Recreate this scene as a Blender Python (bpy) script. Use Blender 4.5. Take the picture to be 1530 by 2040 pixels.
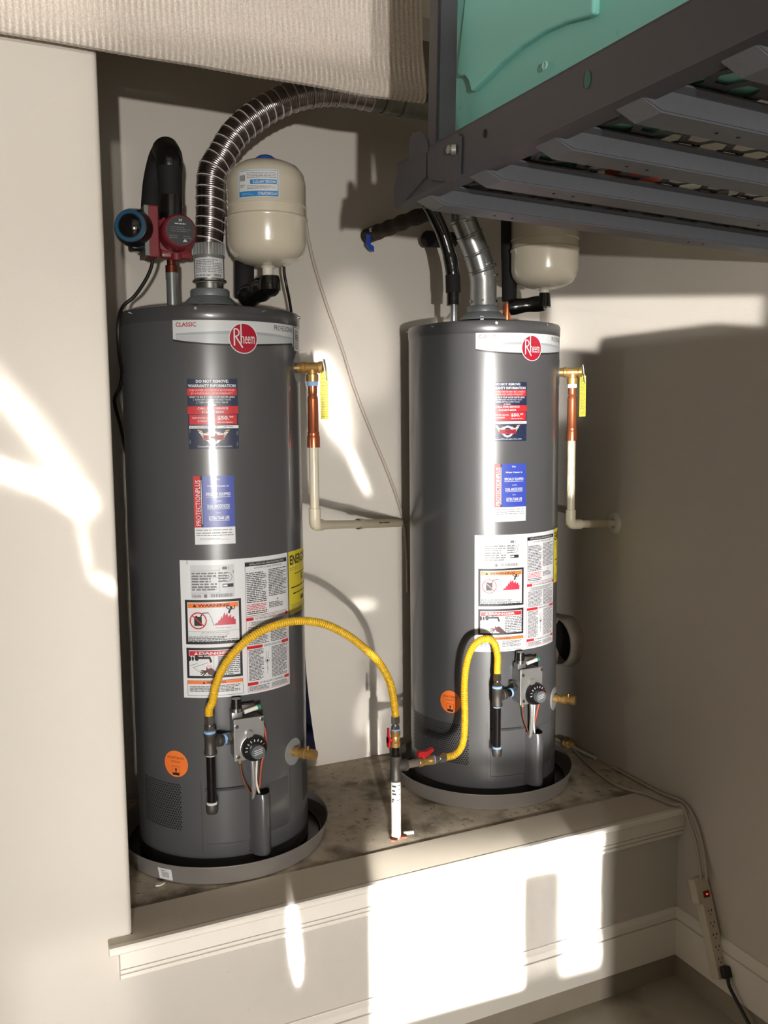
import bpy, bmesh, math, random
from mathutils import Vector, Matrix
for o in list(bpy.data.objects):
    bpy.data.objects.remove(o, do_unlink=True)
SC = bpy.context.scene
COL = SC.collection
R = math.radians
random.seed(7)

# ------------------------------------------------------------------ camera
CAM = Vector((-1.91432, -2.02768, 1.71891))
YAW, PITCH, ROLL, FPX = 0.43428, -0.10578, -0.00922, 1816.458
_f = Vector((math.sin(YAW) * math.cos(PITCH), math.cos(YAW) * math.cos(PITCH), math.sin(PITCH)))
_r = _f.cross(Vector((0, 0, 1))).normalized()
_u = _r.cross(_f)
_r2 = _r * math.cos(ROLL) + _u * math.sin(ROLL)
_u2 = -_r * math.sin(ROLL) + _u * math.cos(ROLL)
cam = bpy.data.cameras.new('camera')
cam.sensor_fit = 'VERTICAL'
cam.sensor_height = 36.0
cam.lens = FPX / 2040 * 36.0
cam.clip_start = 0.02
camo = bpy.data.objects.new('camera', cam)
COL.objects.link(camo)
m = Matrix((( _r2.x, _u2.x, -_f.x, CAM.x), (_r2.y, _u2.y, -_f.y, CAM.y), (_r2.z, _u2.z, -_f.z, CAM.z), (0, 0, 0, 1)))
camo.matrix_world = m
SC.camera = camo

# measured points: where the line of sight through photo pixel (a, b) meets a plane of the room
def ray(a, b): return _f + _r2 * ((a - 765) / FPX) - _u2 * ((b - 1020) / FPX)
def PY(a, b, y):
    d = ray(a, b); return CAM + d * ((y - CAM.y) / d.y)
def PX(a, b, x):
    d = ray(a, b); return CAM + d * ((x - CAM.x) / d.x)
def PZ(a, b, z):
    d = ray(a, b); return CAM + d * ((z - CAM.z) / d.z)

# ------------------------------------------------------------------ world, lights, exposure
W = bpy.data.worlds.new('world'); SC.world = W; W.use_nodes = True
bg = W.node_tree.nodes['Background']
bg.inputs[0].default_value = (1.0, 0.92, 0.80, 1); bg.inputs[1].default_value = 0.85
SC.view_settings.view_transform = 'Standard'
SC.view_settings.look = 'None'
SC.view_settings.gamma = 1.0
SC.view_settings.exposure = 0.0
SC.view_settings.use_curve_mapping = False
SC.cycles.max_bounces = 8
SC.cycles.sample_clamp_indirect = 6.0
SC.cycles.use_denoising = True

def point_light(name, loc, energy, size, color=(1, 1, 1)):
    l = bpy.data.lights.new(name, 'POINT'); l.energy = energy; l.shadow_soft_size = size; l.color = color
    o = bpy.data.objects.new(name, l); COL.objects.link(o); o.location = loc
    return o
def spot_light(name, loc, target, energy, size, ang, blend=0.6, color=(1, 1, 1)):
    l = bpy.data.lights.new(name, 'SPOT'); l.energy = energy; l.shadow_soft_size = size; l.color = color
    l.spot_size = R(ang); l.spot_blend = blend
    o = bpy.data.objects.new(name, l); COL.objects.link(o); o.location = loc
    o.rotation_euler = (Vector(target) - Vector(loc)).to_track_quat('-Z', 'Y').to_euler()
    return o
def area_light(name, loc, target, w, h, energy, color=(1, 1, 1), spread=180, roll=0, shape='RECTANGLE'):
    l = bpy.data.lights.new(name, 'AREA'); l.shape = shape; l.size = w; l.size_y = h
    l.energy = energy; l.color = color; l.spread = R(spread)
    o = bpy.data.objects.new(name, l); COL.objects.link(o); o.location = loc
    q = (Vector(target) - Vector(loc)).to_track_quat('-Z', 'Y')
    o.matrix_world = Matrix.Translation(loc) @ q.to_matrix().to_4x4() @ Matrix.Rotation(R(roll), 4, 'Z')
    return o

WARM = (1.0, 0.965, 0.915)
KEY = Vector((-3.02, -6.25, 1.10))
# low sunlight thrown back into the garage by something shiny outside its open door
spot_light('sun_glint', KEY, (-0.9, 0.4, 1.4), 800, 0.04, 60, 0.3, WARM)
# second, much weaker bounce coming along the wall from the left of the garage
spot_light('side_glint', (-4.3, -0.52, 1.50), (0, 0.3, 1.4), 9, 0.03, 40, 0.6, WARM)
# overall daylight entering through the open garage door
area_light('daylight', (-2.4, -6.2, 1.3), (-1.6, 0, 1.2), 3.2, 2.2, 14, (1.0, 0.93, 0.82))
# added lamps behind the camera: narrow ones for sun patches, wide ones as fill
def beam(name, target, w, h, power, spread=3, roll=0, shape='RECTANGLE', dist=4.2, color=WARM, src=None):
    t = Vector(target); s = (Vector(src) if src else KEY)
    d = (s - t).normalized()
    return area_light(name, t + d * dist, t, w, h, power * w * h, color, spread, roll, shape)
beam('sunbeam_low', (-0.79, 0, 0.345), 0.43, 0.42, 30, 0.5)
beam('sunbeam_low_side', (-0.345, 0, 0.325), 0.15, 0.40, 22, 0.8)
beam('sunbeam_low_top', (-0.62, 0, 0.50), 0.70, 0.10, 24, 0.8)
beam('pipe_gleam', (-.867, .169, .625), 0.034, 0.15, 7, 0.5)
beam('pipe_gleam_right', (-.200, .305, 1.66), 0.030, 0.38, 6, 0.5)
beam('sunbeam_sliver', (-1.228, 0, 0.43), 0.026, 0.24, 34, 0.35, 4, 'ELLIPSE')
beam('sunbeam_heater', (-0.36, 0.30, 1.36), 0.46, 1.30, 5.0, 1.2)
beam('left_wall_glow', (-1.86, 0, 1.45), 0.50, 2.3, 0.95, 2.0)  # wide fill lamp added to lift the left wall
beam('alcove_fill', (-0.98, 0.35, 1.22), 1.35, 1.35, 1.05, 9)  # soft fill lamp added for the alcove below its dim upper wall
beam('cover_fill', (-1.5, -0.05, 2.75), 1.3, 0.5, 1.3, 1.5)  # fill lamp added to brighten the ribbed cloth
beam('lower_wall_glow', (-1.40, 0, 0.30), 0.9, 0.52, 0.9, 2.0)  # broad fill lamp added on the lower wall
beam('sunbeam_low_fill', (-0.50, 0, 0.33), 0.12, 0.36, 2.0, 1.0)
beam('right_wall_band', (0, 0.22, 1.985), 0.40, 0.17, 8.0, 0.5)
for nm, a, b, w, h, pw, rl, sp in [
        ('streak_upper', (70, 860), 0, 0.045, 0.40, 3.5, 33, 1.0),
        ('streak_upper_core', (85, 885), 0, 0.016, 0.26, 4, 33, 0.6),
        ('streak_lower', (80, 962), 0, 0.026, 0.24, 9, 66, 0.7),
        ('streak_lower_glow', (60, 955), 0, 0.05, 0.26, 2, 66, 1.0),
        ('streak_end', (150, 1000), 0, 0.040, 0.09, 10, 50, 0.7),
        ('streak_arc', (168, 1085), 0, 0.014, 0.10, 4, 8, 0.5),
        ('streak_tail', (215, 1165), 0, 0.022, 0.11, 5, 50, 0.6)]:
    beam(nm, PY(a[0], a[1], 0), w, h, pw, sp, rl, 'ELLIPSE')
for nm, a, w, h, pw, rl, sp in [
        ('wall_glow', (655, 790), 0.072, 0.28, 12, 16, 0.9),
        ('wall_glow_wide', (665, 800), 0.10, 0.34, 4, 16, 1.6),
        ('wall_glow_low', (712, 935), 0.022, 0.20, 10, 24, 0.7),
        ('wall_crescent', (722, 1205), 0.10, 0.028, 5, -8, 0.9),
        ('wall_glow_top', (715, 680), 0.24, 0.42, 1.3, 10, 2),
        ('wall_glow_base', (738, 1410), 0.10, 0.20, 1.6, -18, 0.8)]:
    beam(nm, PY(a[0], a[1], 0.755), w, h, pw, sp, rl, 'ELLIPSE')

# ------------------------------------------------------------------ materials
MATS = {}
def lin(c):
    if isinstance(c, str):
        c = tuple(int(c[i:i + 2], 16) / 255 for i in (0, 2, 4))
    return tuple((x / 12.92 if x <= 0.04045 else ((x + 0.055) / 1.055) ** 2.4) for x in c)
def mat(name, col, rough=0.5, metal=0.0, coat=0.0, var=0.08, scale=30.0, bump=0.0, bscale=120.0, spec=0.5, coat_rough=0.05, emit=0.0):
    if name in MATS: return MATS[name]
    m = bpy.data.materials.new(name); m.use_nodes = True
    nt = m.node_tree; b = nt.nodes['Principled BSDF']; c = lin(col)
    tc = nt.nodes.new('ShaderNodeTexCoord')
    n = nt.nodes.new('ShaderNodeTexNoise'); n.inputs['Scale'].default_value = scale; n.inputs['Detail'].default_value = 5
    nt.links.new(tc.outputs['Object'], n.inputs['Vector'])
    mx = nt.nodes.new('ShaderNodeMix'); mx.data_type = 'RGBA'
    mx.inputs[6].default_value = (*[x * (1 - var) for x in c], 1)
    mx.inputs[7].default_value = (*[min(1, x * (1 + var)) for x in c], 1)
    nt.links.new(n.outputs['Fac'], mx.inputs[0]); nt.links.new(mx.outputs[2], b.inputs['Base Color'])
    b.inputs['Roughness'].default_value = rough; b.inputs['Metallic'].default_value = metal
    b.inputs['Coat Weight'].default_value = coat; b.inputs['Coat Roughness'].default_value = coat_rough
    b.inputs['Specular IOR Level'].default_value = spec
    if emit:
        b.inputs['Emission Color'].default_value = (*c, 1); b.inputs['Emission Strength'].default_value = emit
    if bump:
        n2 = nt.nodes.new('ShaderNodeTexNoise'); n2.inputs['Scale'].default_value = bscale; n2.inputs['Detail'].default_value = 4
        nt.links.new(tc.outputs['Object'], n2.inputs['Vector'])
        bp = nt.nodes.new('ShaderNodeBump'); bp.inputs['Strength'].default_value = bump; bp.inputs['Distance'].default_value = 0.002
        nt.links.new(n2.outputs['Fac'], bp.inputs['Height']); nt.links.new(bp.outputs['Normal'], b.inputs['Normal'])
    MATS[name] = m
    return m
def mix_layer(m, colr, fac_scale, lo, hi, detail=8, rough=None, seedv=0.0):
    """lay stains of another colour over a material, where a noise passes a threshold"""
    nt = m.node_tree; b = nt.nodes['Principled BSDF']
    src = b.inputs['Base Color'].links[0].from_socket
    tc = nt.nodes.new('ShaderNodeTexCoord'); mp = nt.nodes.new('ShaderNodeMapping')
    mp.inputs['Location'].default_value = (seedv, seedv * 0.7, seedv * 1.3)
    n = nt.nodes.new('ShaderNodeTexNoise'); n.inputs['Scale'].default_value = fac_scale; n.inputs['Detail'].default_value = detail
    nt.links.new(tc.outputs['Object'], mp.inputs[0]); nt.links.new(mp.outputs[0], n.inputs['Vector'])
    mr = nt.nodes.new('ShaderNodeMapRange'); mr.inputs[1].default_value = lo; mr.inputs[2].default_value = hi
    nt.links.new(n.outputs['Fac'], mr.inputs[0])
    mx = nt.nodes.new('ShaderNodeMix'); mx.data_type = 'RGBA'; mx.inputs[7].default_value = (*lin(colr), 1)
    nt.links.new(mr.outputs[0], mx.inputs[0]); nt.links.new(src, mx.inputs[6]); nt.links.new(mx.outputs[2], b.inputs['Base Color'])
    return m

WALL = mat('wall_paint', 'cfc8be', 0.75, var=0.025, scale=3, bump=0.25, bscale=160, spec=0.3)
LOWER = mat('lower_wall_paint', 'cdc7be', 0.7, var=0.025, scale=3, bump=0.2, bscale=160, spec=0.3)
mix_layer(LOWER, '6f675c', 95, 0.74, 0.78, 6, seedv=3)
TRIM = mat('trim_paint', 'ece6dc', 0.38, var=0.02, scale=8, bump=0.05, bscale=60, spec=0.45)
mix_layer(TRIM, '8d8272', 60, 0.72, 0.80, 6, seedv=5)
LEDGE = mat('ledge_paint', 'd0c6b5', 0.6, var=0.05, scale=14, bump=0.15)
mix_layer(LEDGE, 'e0dace', 120, 0.74, 0.77, 5, seedv=8)
CONC = mat('concrete_slab', 'c2b6a3', 0.85, var=0.32, scale=26, bump=0.6, bscale=180)
mix_layer(CONC, '6f6454', 7, 0.50, 0.66, 12, seedv=2)
mix_layer(CONC, '7a6e5e', 45, 0.58, 0.74, 8, seedv=12)
mix_layer(CONC, 'c9bfae', 60, 0.66, 0.74, 6, seedv=9)
FLOOR = mat('garage_floor', 'a9a292', 0.55, var=0.10, scale=9, bump=0.2, bscale=200)
mix_layer(FLOOR, '7b7465', 6, 0.52, 0.75, 10, seedv=4)
mix_layer(FLOOR, 'c8c2b4', 150, 0.72, 0.76, 5, seedv=6)
STEM = mat('stem_wall', '9a8f80', 0.8, var=0.08, scale=12, bump=0.4)
CEIL = mat('ceiling_paint', 'cdc5b8', 0.8, var=0.02, scale=3)
TANK = mat('heater_enamel', '4e4e50', 0.30, 0.0, coat=0.6, var=0.02, scale=5, spec=0.5, coat_rough=0.09)
TANKD = mat('heater_enamel_dark', '434345', 0.32, 0.0, coat=0.5, var=0.02, scale=5, coat_rough=0.1)
BLACKHOLE = mat('dark_opening', '0a0908', 0.9)
PAN = mat('pan_steel', 'a5a09b', 0.32, 0.6, var=0.05, scale=12, bump=0.05)
STEEL = mat('galvanised_steel', 'c0c2c2', 0.30, 0.7, var=0.18, scale=45)
FLEX = mat('flexible_metal', '9c9292', 0.24, 1.0, var=0.06, scale=40)
FLEXR = mat('flexible_metal_seam', 'f0ece8', 0.3, 0.4)
DUCT = mat('vent_sheet_metal', 'b9bbbb', 0.30, 0.75, var=0.12, scale=18)
HOOD = mat('draft_hood_grey', '8b9092', 0.4, 0.5, var=0.05)
CREAM = mat('tank_cream', 'd5ccb9', 0.22, coat=0.7, var=0.02, scale=5, coat_rough=0.04)
BLUECAP = mat('blue_plastic', '1d48a8', 0.35)
WHITEP = mat('white_plastic', 'e4e0d6', 0.4, var=0.03)
CPVC = mat('cpvc_cream', 'd9cfb6', 0.35, coat=0.2, var=0.03)
COPPER = mat('copper', 'cf7a54', 0.26, 0.8, var=0.12, scale=20)
BRASS = mat('brass', 'c09a5e', 0.34, 0.7, var=0.12, scale=40)
TAPE = mat('thread_tape', '8fb6e6', 0.5, var=0.05)
DOPE = mat('thread_seal_white', 'dfe3e6', 0.5)
BLKPIPE = mat('black_iron', '2b2726', 0.24, 0.7, var=0.1)
CASTIRON = mat('malleable_iron', '55504c', 0.5, 0.6, var=0.15, scale=80, bump=0.2)
CHROME = mat('plated_steel', 'cfd0d0', 0.22, 1.0, var=0.05)
YELLOW = mat('yellow_coating', 'e8b722', 0.38, coat=0.2, var=0.04)
RED = mat('red_handle', 'c3202a', 0.4)
PUMPRED = mat('pump_red', '7c2831', 0.42, coat=0.2, var=0.05)
PUMPDK = mat('pump_plate_grey', '3a3a3c', 0.5)
TEAL = mat('teal_plastic', '7bbdb2', 0.5, var=0.06, scale=6, bump=0.05)
mix_layer(TEAL, '6aa99c', 30, 0.70, 0.78, 5, seedv=2)
RACKLIT = mat('rack_grey_lit', '686a70', 0.40, 0.3, var=0.08, scale=80, bump=0.15, bscale=400)  # lighter copy of the rack grey, with light from below painted in
RACK = mat('rack_grey_powder', '444246', 0.45, 0.2, var=0.08, scale=80, bump=0.15, bscale=400)
FOAM = mat('black_foam', '151313', 0.8, var=0.1, bump=0.3, bscale=300)
WRAP = mat('black_tape', '0e0d0d', 0.22, coat=0.5, var=0.1, bump=0.4, bscale=60)
BROWNFOAM = mat('old_pipe_wrap', '3b3029', 0.75, var=0.3, scale=40, bump=0.5)
CORD = mat('black_cord', '121111', 0.4)
WCABLE = mat('white_cable', 'b9ada0', 0.45, var=0.04)
RUST = mat('rust', '744a33', 0.85, var=0.3, scale=90, bump=0.4)
WPIPE = mat('white_painted_pipe', 'e6e0d6', 0.45, var=0.04, bump=0.1)
INK = mat('ink_black', '1b1a1c', 0.5, coat=0.3)
INKG = mat('ink_grey', '6f6f72', 0.5, coat=0.3)
PAPER = mat('label_white', 'dcdddf', 0.35, coat=0.5, var=0.01, coat_rough=0.06)
PAPER2 = mat('label_silver', 'cfd2d4', 0.3, coat=0.5, var=0.01)
PAPER3 = mat('label_silver_mid', 'b9bdc0', 0.3, coat=0.5, var=0.01)
LNAVY = mat('label_navy', '1d2742', 0.35, coat=0.5)
LNAVY2 = mat('label_navy_ray', '28364f', 0.35, coat=0.5)
LRED = mat('label_red', 'c3272e', 0.35, coat=0.5)
LRED2 = mat('label_crimson', 'a8142e', 0.35, coat=0.5)
LBLUE = mat('label_blue', '3346a0', 0.35, coat=0.5, var=0.12, scale=160)
LORANGE = mat('label_orange', 'ee7a35', 0.4, coat=0.4)
LYELLOW = mat('label_yellow', 'e2cf2c', 0.4, coat=0.3)
LCYAN = mat('label_cyan', '2f86c8', 0.4, coat=0.3)
LPINK = mat('label_flame', 'c22d45', 0.4, coat=0.4)
LGOLD = mat('label_gold', 'd6b27c', 0.4, coat=0.4)
LGREEN = mat('green_cap', '1f8a68', 0.4)
GOLDTXT = mat('red_led', 'ff2a1a', 0.4, emit=3.0)

# ribbed cloth
def ribbed():
    m = bpy.data.materials.new('ribbed_cloth'); m.use_nodes = True
    nt = m.node_tree; b = nt.nodes['Principled BSDF']; tc = nt.nodes.new('ShaderNodeTexCoord')
    w = nt.nodes.new('ShaderNodeTexWave'); w.bands_direction = 'X'; w.inputs['Scale'].default_value = 0.314 / 0.0125 * 1.0
    w.inputs['Distortion'].default_value = 0.6; w.inputs['Detail'].default_value = 2; w.inputs['Detail Scale'].default_value = 2
    nt.links.new(tc.outputs['Object'], w.inputs['Vector'])
    n = nt.nodes.new('ShaderNodeTexNoise'); n.inputs['Scale'].default_value = 260; n.inputs['Detail'].default_value = 3
    nt.links.new(tc.outputs['Object'], n.inputs['Vector'])
    m1 = nt.nodes.new('ShaderNodeMix'); m1.data_type = 'RGBA'
    m1.inputs[6].default_value = (*lin('bfb2a7'), 1); m1.inputs[7].default_value = (*lin('e4dad0'), 1)
    nt.links.new(w.outputs['Fac'], m1.inputs[0])
    m2 = nt.nodes.new('ShaderNodeMix'); m2.data_type = 'RGBA'; m2.blend_type = 'MULTIPLY'; m2.inputs[0].default_value = 0.55
    mr = nt.nodes.new('ShaderNodeMapRange'); mr.inputs[1].default_value = 0.3; mr.inputs[2].default_value = 0.7
    mr.inputs[3].default_value = 0.55; mr.inputs[4].default_value = 1.15
    nt.links.new(n.outputs['Fac'], mr.inputs[0]); nt.links.new(mr.outputs[0], m2.inputs[7]); nt.links.new(m1.outputs[2], m2.inputs[6])
    nt.links.new(m2.outputs[2], b.inputs['Base Color']); b.inputs['Roughness'].default_value = 0.9
    bp = nt.nodes.new('ShaderNodeBump'); bp.inputs['Strength'].default_value = 0.5; bp.inputs['Distance'].default_value = 0.002
    nt.links.new(n.outputs['Fac'], bp.inputs['Height']); nt.links.new(bp.outputs['Normal'], b.inputs['Normal'])
    return m
CLOTH = ribbed()

# ------------------------------------------------------------------ mesh helpers
class MB:
    def __init__(s): s.v = []; s.f = []; s.mi = []; s.sm = []; s.mats = []; s.sharp = True
    def _m(s, mt):
        if mt not in s.mats: s.mats.append(mt)
        return s.mats.index(mt)
    def add(s, vs, fs, mt, smooth=False, M=None):
        k = len(s.v); i = s._m(mt)
        s.v += [tuple(M @ Vector(p)) if M is not None else tuple(p) for p in vs]
        s.f += [tuple(k + j for j in f) for f in fs]; s.mi += [i] * len(fs); s.sm += [smooth] * len(fs)
        return s
    def box(s, x0, x1, y0, y1, z0, z1, mt, M=None, bev=0.0):
        if bev <= 0:
            vs = [(x, y, z) for z in (z0, z1) for y in (y0, y1) for x in (x0, x1)]
            s.add(vs, [(0, 2, 3, 1), (4, 5, 7, 6), (0, 1, 5, 4), (2, 6, 7, 3), (0, 4, 6, 2), (1, 3, 7, 5)], mt, False, M)
        else:
            bm = bmesh.new(); bmesh.ops.create_cube(bm, size=1)
            for v in bm.verts: v.co = Vector(((x0 + x1) / 2 + v.co.x * (x1 - x0), (y0 + y1) / 2 + v.co.y * (y1 - y0), (z0 + z1) / 2 + v.co.z * (z1 - z0)))
            bmesh.ops.bevel(bm, geom=bm.edges[:], offset=bev, segments=2, affect='EDGES', profile=0.5)
            bm.verts.index_update()
            s.add([v.co[:] for v in bm.verts], [tuple(v.index for v in f.verts) for f in bm.faces], mt, False, M); bm.free()
        return s
    def lathe(s, prof, mt, M=None, n=32, smooth=True, a0=0.0, a1=2 * math.pi):
        """prof = [(r, z)...] around z"""
        full = abs(a1 - a0 - 2 * math.pi) < 1e-6; cnt = n if full else n + 1
        vs = []; fs = []
        for r, z in prof:
            for i in range(cnt):
                a = a0 + (a1 - a0) * i / n; vs.append((r * math.cos(a), r * math.sin(a), z))
        for j in range(len(prof) - 1):
            for i in range(n):
                i2 = (i + 1) % cnt if full else i + 1
                fs.append((j * cnt + i, j * cnt + i2, (j + 1) * cnt + i2, (j + 1) * cnt + i))
        s.add(vs, fs, mt, smooth, M); return s
    def cyl(s, p0, p1, r, mt, n=20, r1=None, caps=True, smooth=True):
        p0 = Vector(p0); p1 = Vector(p1); L = (p1 - p0).length
        if L < 1e-7: return s
        M = Matrix.Translation(p0) @ (p1 - p0).to_track_quat('Z', 'Y').to_matrix().to_4x4()
        r1 = r if r1 is None else r1
        s.lathe([(r, 0), (r1, L)], mt, M, n, smooth)
        if caps:
            c = [(r * math.cos(2 * math.pi * i / n), r * math.sin(2 * math.pi * i / n), 0) for i in range(n)]
            s.add(c, [tuple(range(n - 1, -1, -1))], mt, False, M)
            c = [(r1 * math.cos(2 * math.pi * i / n), r1 * math.sin(2 * math.pi * i / n), L) for i in range(n)]
            s.add(c, [tuple(range(n))], mt, False, M)
        return s
    def turn(s, p0, p1, prof, mt, n=24):
        """lathe along the axis p0->p1, prof in (r, distance)"""
        p0 = Vector(p0); p1 = Vector(p1)
        M = Matrix.Translation(p0) @ (p1 - p0).to_track_quat('Z', 'Y').to_matrix().to_4x4()
        return s.lathe([(max(r, 1e-5), z) for r, z in prof], mt, M, n)
    def hexnut(s, p0, p1, r, mt): return s.cyl(p0, p1, r, mt, 6, smooth=False)
    def tube(s, pts, rad, mt, n=14, res=8, rf=None, caps=True, smooth=True, spline=True):
        P = [Vector(p) for p in pts]
        if spline and len(P) > 2:
            Q = []
            for i in range(len(P) - 1):
                p0 = P[i - 1] if i else P[0] * 2 - P[1]; p1 = P[i]; p2 = P[i + 1]; p3 = P[i + 2] if i + 2 < len(P) else P[-1] * 2 - P[-2]
                for k in range(res):
                    t = k / res; Q.append(0.5 * ((2 * p1) + (p2 - p0) * t + (2 * p0 - 5 * p1 + 4 * p2 - p3) * t * t + (3 * p1 - p0 - 3 * p2 + p3) * t ** 3))
            Q.append(P[-1]); P = Q
        return s.sweep(P, rad, mt, n, rf, caps, smooth)
    def sweep(s, P, rad, mt, n=14, rf=None, caps=True, smooth=True):
        t = (P[1] - P[0]).normalized(); nr = t.orthogonal().normalized()
        vs = []; fs = []; d = 0.0
        for i, p in enumerate(P):
            if i: d += (P[i] - P[i - 1]).length
            t2 = (P[min(i + 1, len(P) - 1)] - P[max(i - 1, 0)]).normalized()
            nr = (nr - t2 * nr.dot(t2)).normalized(); b = t2.cross(nr)
            r = rf(d) if rf else rad
            for k in range(n):
                a = 2 * math.pi * k / n; vs.append(p + (nr * math.cos(a) + b * math.sin(a)) * r)
        for i in range(len(P) - 1):
            for k in range(n):
                fs.append((i * n + k, i * n + (k + 1) % n, (i + 1) * n + (k + 1) % n, (i + 1) * n + k))
        s.add(vs, fs, mt, smooth)
        if caps:
            s.add([vs[k] for k in range(n)], [tuple(range(n - 1, -1, -1))], mt)
            s.add([vs[(len(P) - 1) * n + k] for k in range(n)], [tuple(range(n))], mt)
        return s
    def prism(s, poly, h0, h1, mt, M=None, smooth=False):
        """poly in local xy, extruded h0..h1 along z"""
        n = len(poly)
        vs = [(x, y, h0) for x, y in poly] + [(x, y, h1) for x, y in poly]
        fs = [tuple(range(n - 1, -1, -1)), tuple(range(n, 2 * n))] + [(i, (i + 1) % n, n + (i + 1) % n, n + i) for i in range(n)]
        return s.add(vs, fs, mt, smooth, M)
    def build(s, name, parent=None, loc=None):
        me = bpy.data.meshes.new(name); me.from_pydata(s.v, [], s.f); me.update()
        for mt in s.mats: me.materials.append(mt)
        me.polygons.foreach_set('material_index', s.mi); me.polygons.foreach_set('use_smooth', s.sm); me.update()
        if s.sharp and any(s.sm): me.set_sharp_from_angle(angle=R(38))
        o = bpy.data.objects.new(name, me); COL.objects.link(o)
        if parent is not None: o.parent = parent
        if loc is not None: o.location = loc
        return o
def tag(o, label=None, cat=None, group=None, kind=None):
    if label: o['label'] = label
    if cat: o['category'] = cat
    if group: o['group'] = group
    if kind: o['kind'] = kind
    return o
def thing(name, label, cat, loc=(0, 0, 0), rz=0.0, group=None):
    o = bpy.data.objects.new(name, None); COL.objects.link(o); o.location = loc; o.rotation_euler = (0, 0, rz)
    o.empty_display_size = 0.05
    return tag(o, label, cat, group)
def resample(pts, step):
    P = [Vector(p) for p in pts]; Q = []
    for i in range(len(P) - 1):
        p0 = P[i - 1] if i else P[0] * 2 - P[1]; p1 = P[i]; p2 = P[i + 1]; p3 = P[i + 2] if i + 2 < len(P) else P[-1] * 2 - P[-2]
        n = max(2, int((p2 - p1).length / step))
        for k in range(n):
            t = k / n; Q.append(0.5 * ((2 * p1) + (p2 - p0) * t + (2 * p0 - 5 * p1 + 4 * p2 - p3) * t * t + (3 * p1 - p0 - 3 * p2 + p3) * t ** 3))
    Q.append(P[-1]); return Q

_txt = {}
def text_mesh(st, bold=0.0):
    k = (st, bold)
    if k in _txt: return _txt[k]
    c = bpy.data.curves.new('t', 'FONT'); c.body = st; c.size = 1.0; c.offset = bold; c.resolution_u = 2
    o = bpy.data.objects.new('t', c); COL.objects.link(o)
    dg = bpy.context.evaluated_depsgraph_get(); me = o.evaluated_get(dg).to_mesh()
    vs = [v.co.copy() for v in me.vertices]; fs = [tuple(p.vertices) for p in me.polygons]
    o.evaluated_get(dg).to_mesh_clear(); bpy.data.objects.remove(o); bpy.data.curves.remove(c)
    x0 = min(v.x for v in vs); x1 = max(v.x for v in vs); y0 = min(v.y for v in vs); y1 = max(v.y for v in vs)
    vs = [((v.x - x0) / (x1 - x0), (v.y - y0) / (y1 - y0)) for v in vs]
    _txt[k] = (vs, fs); return _txt[k]

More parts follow.
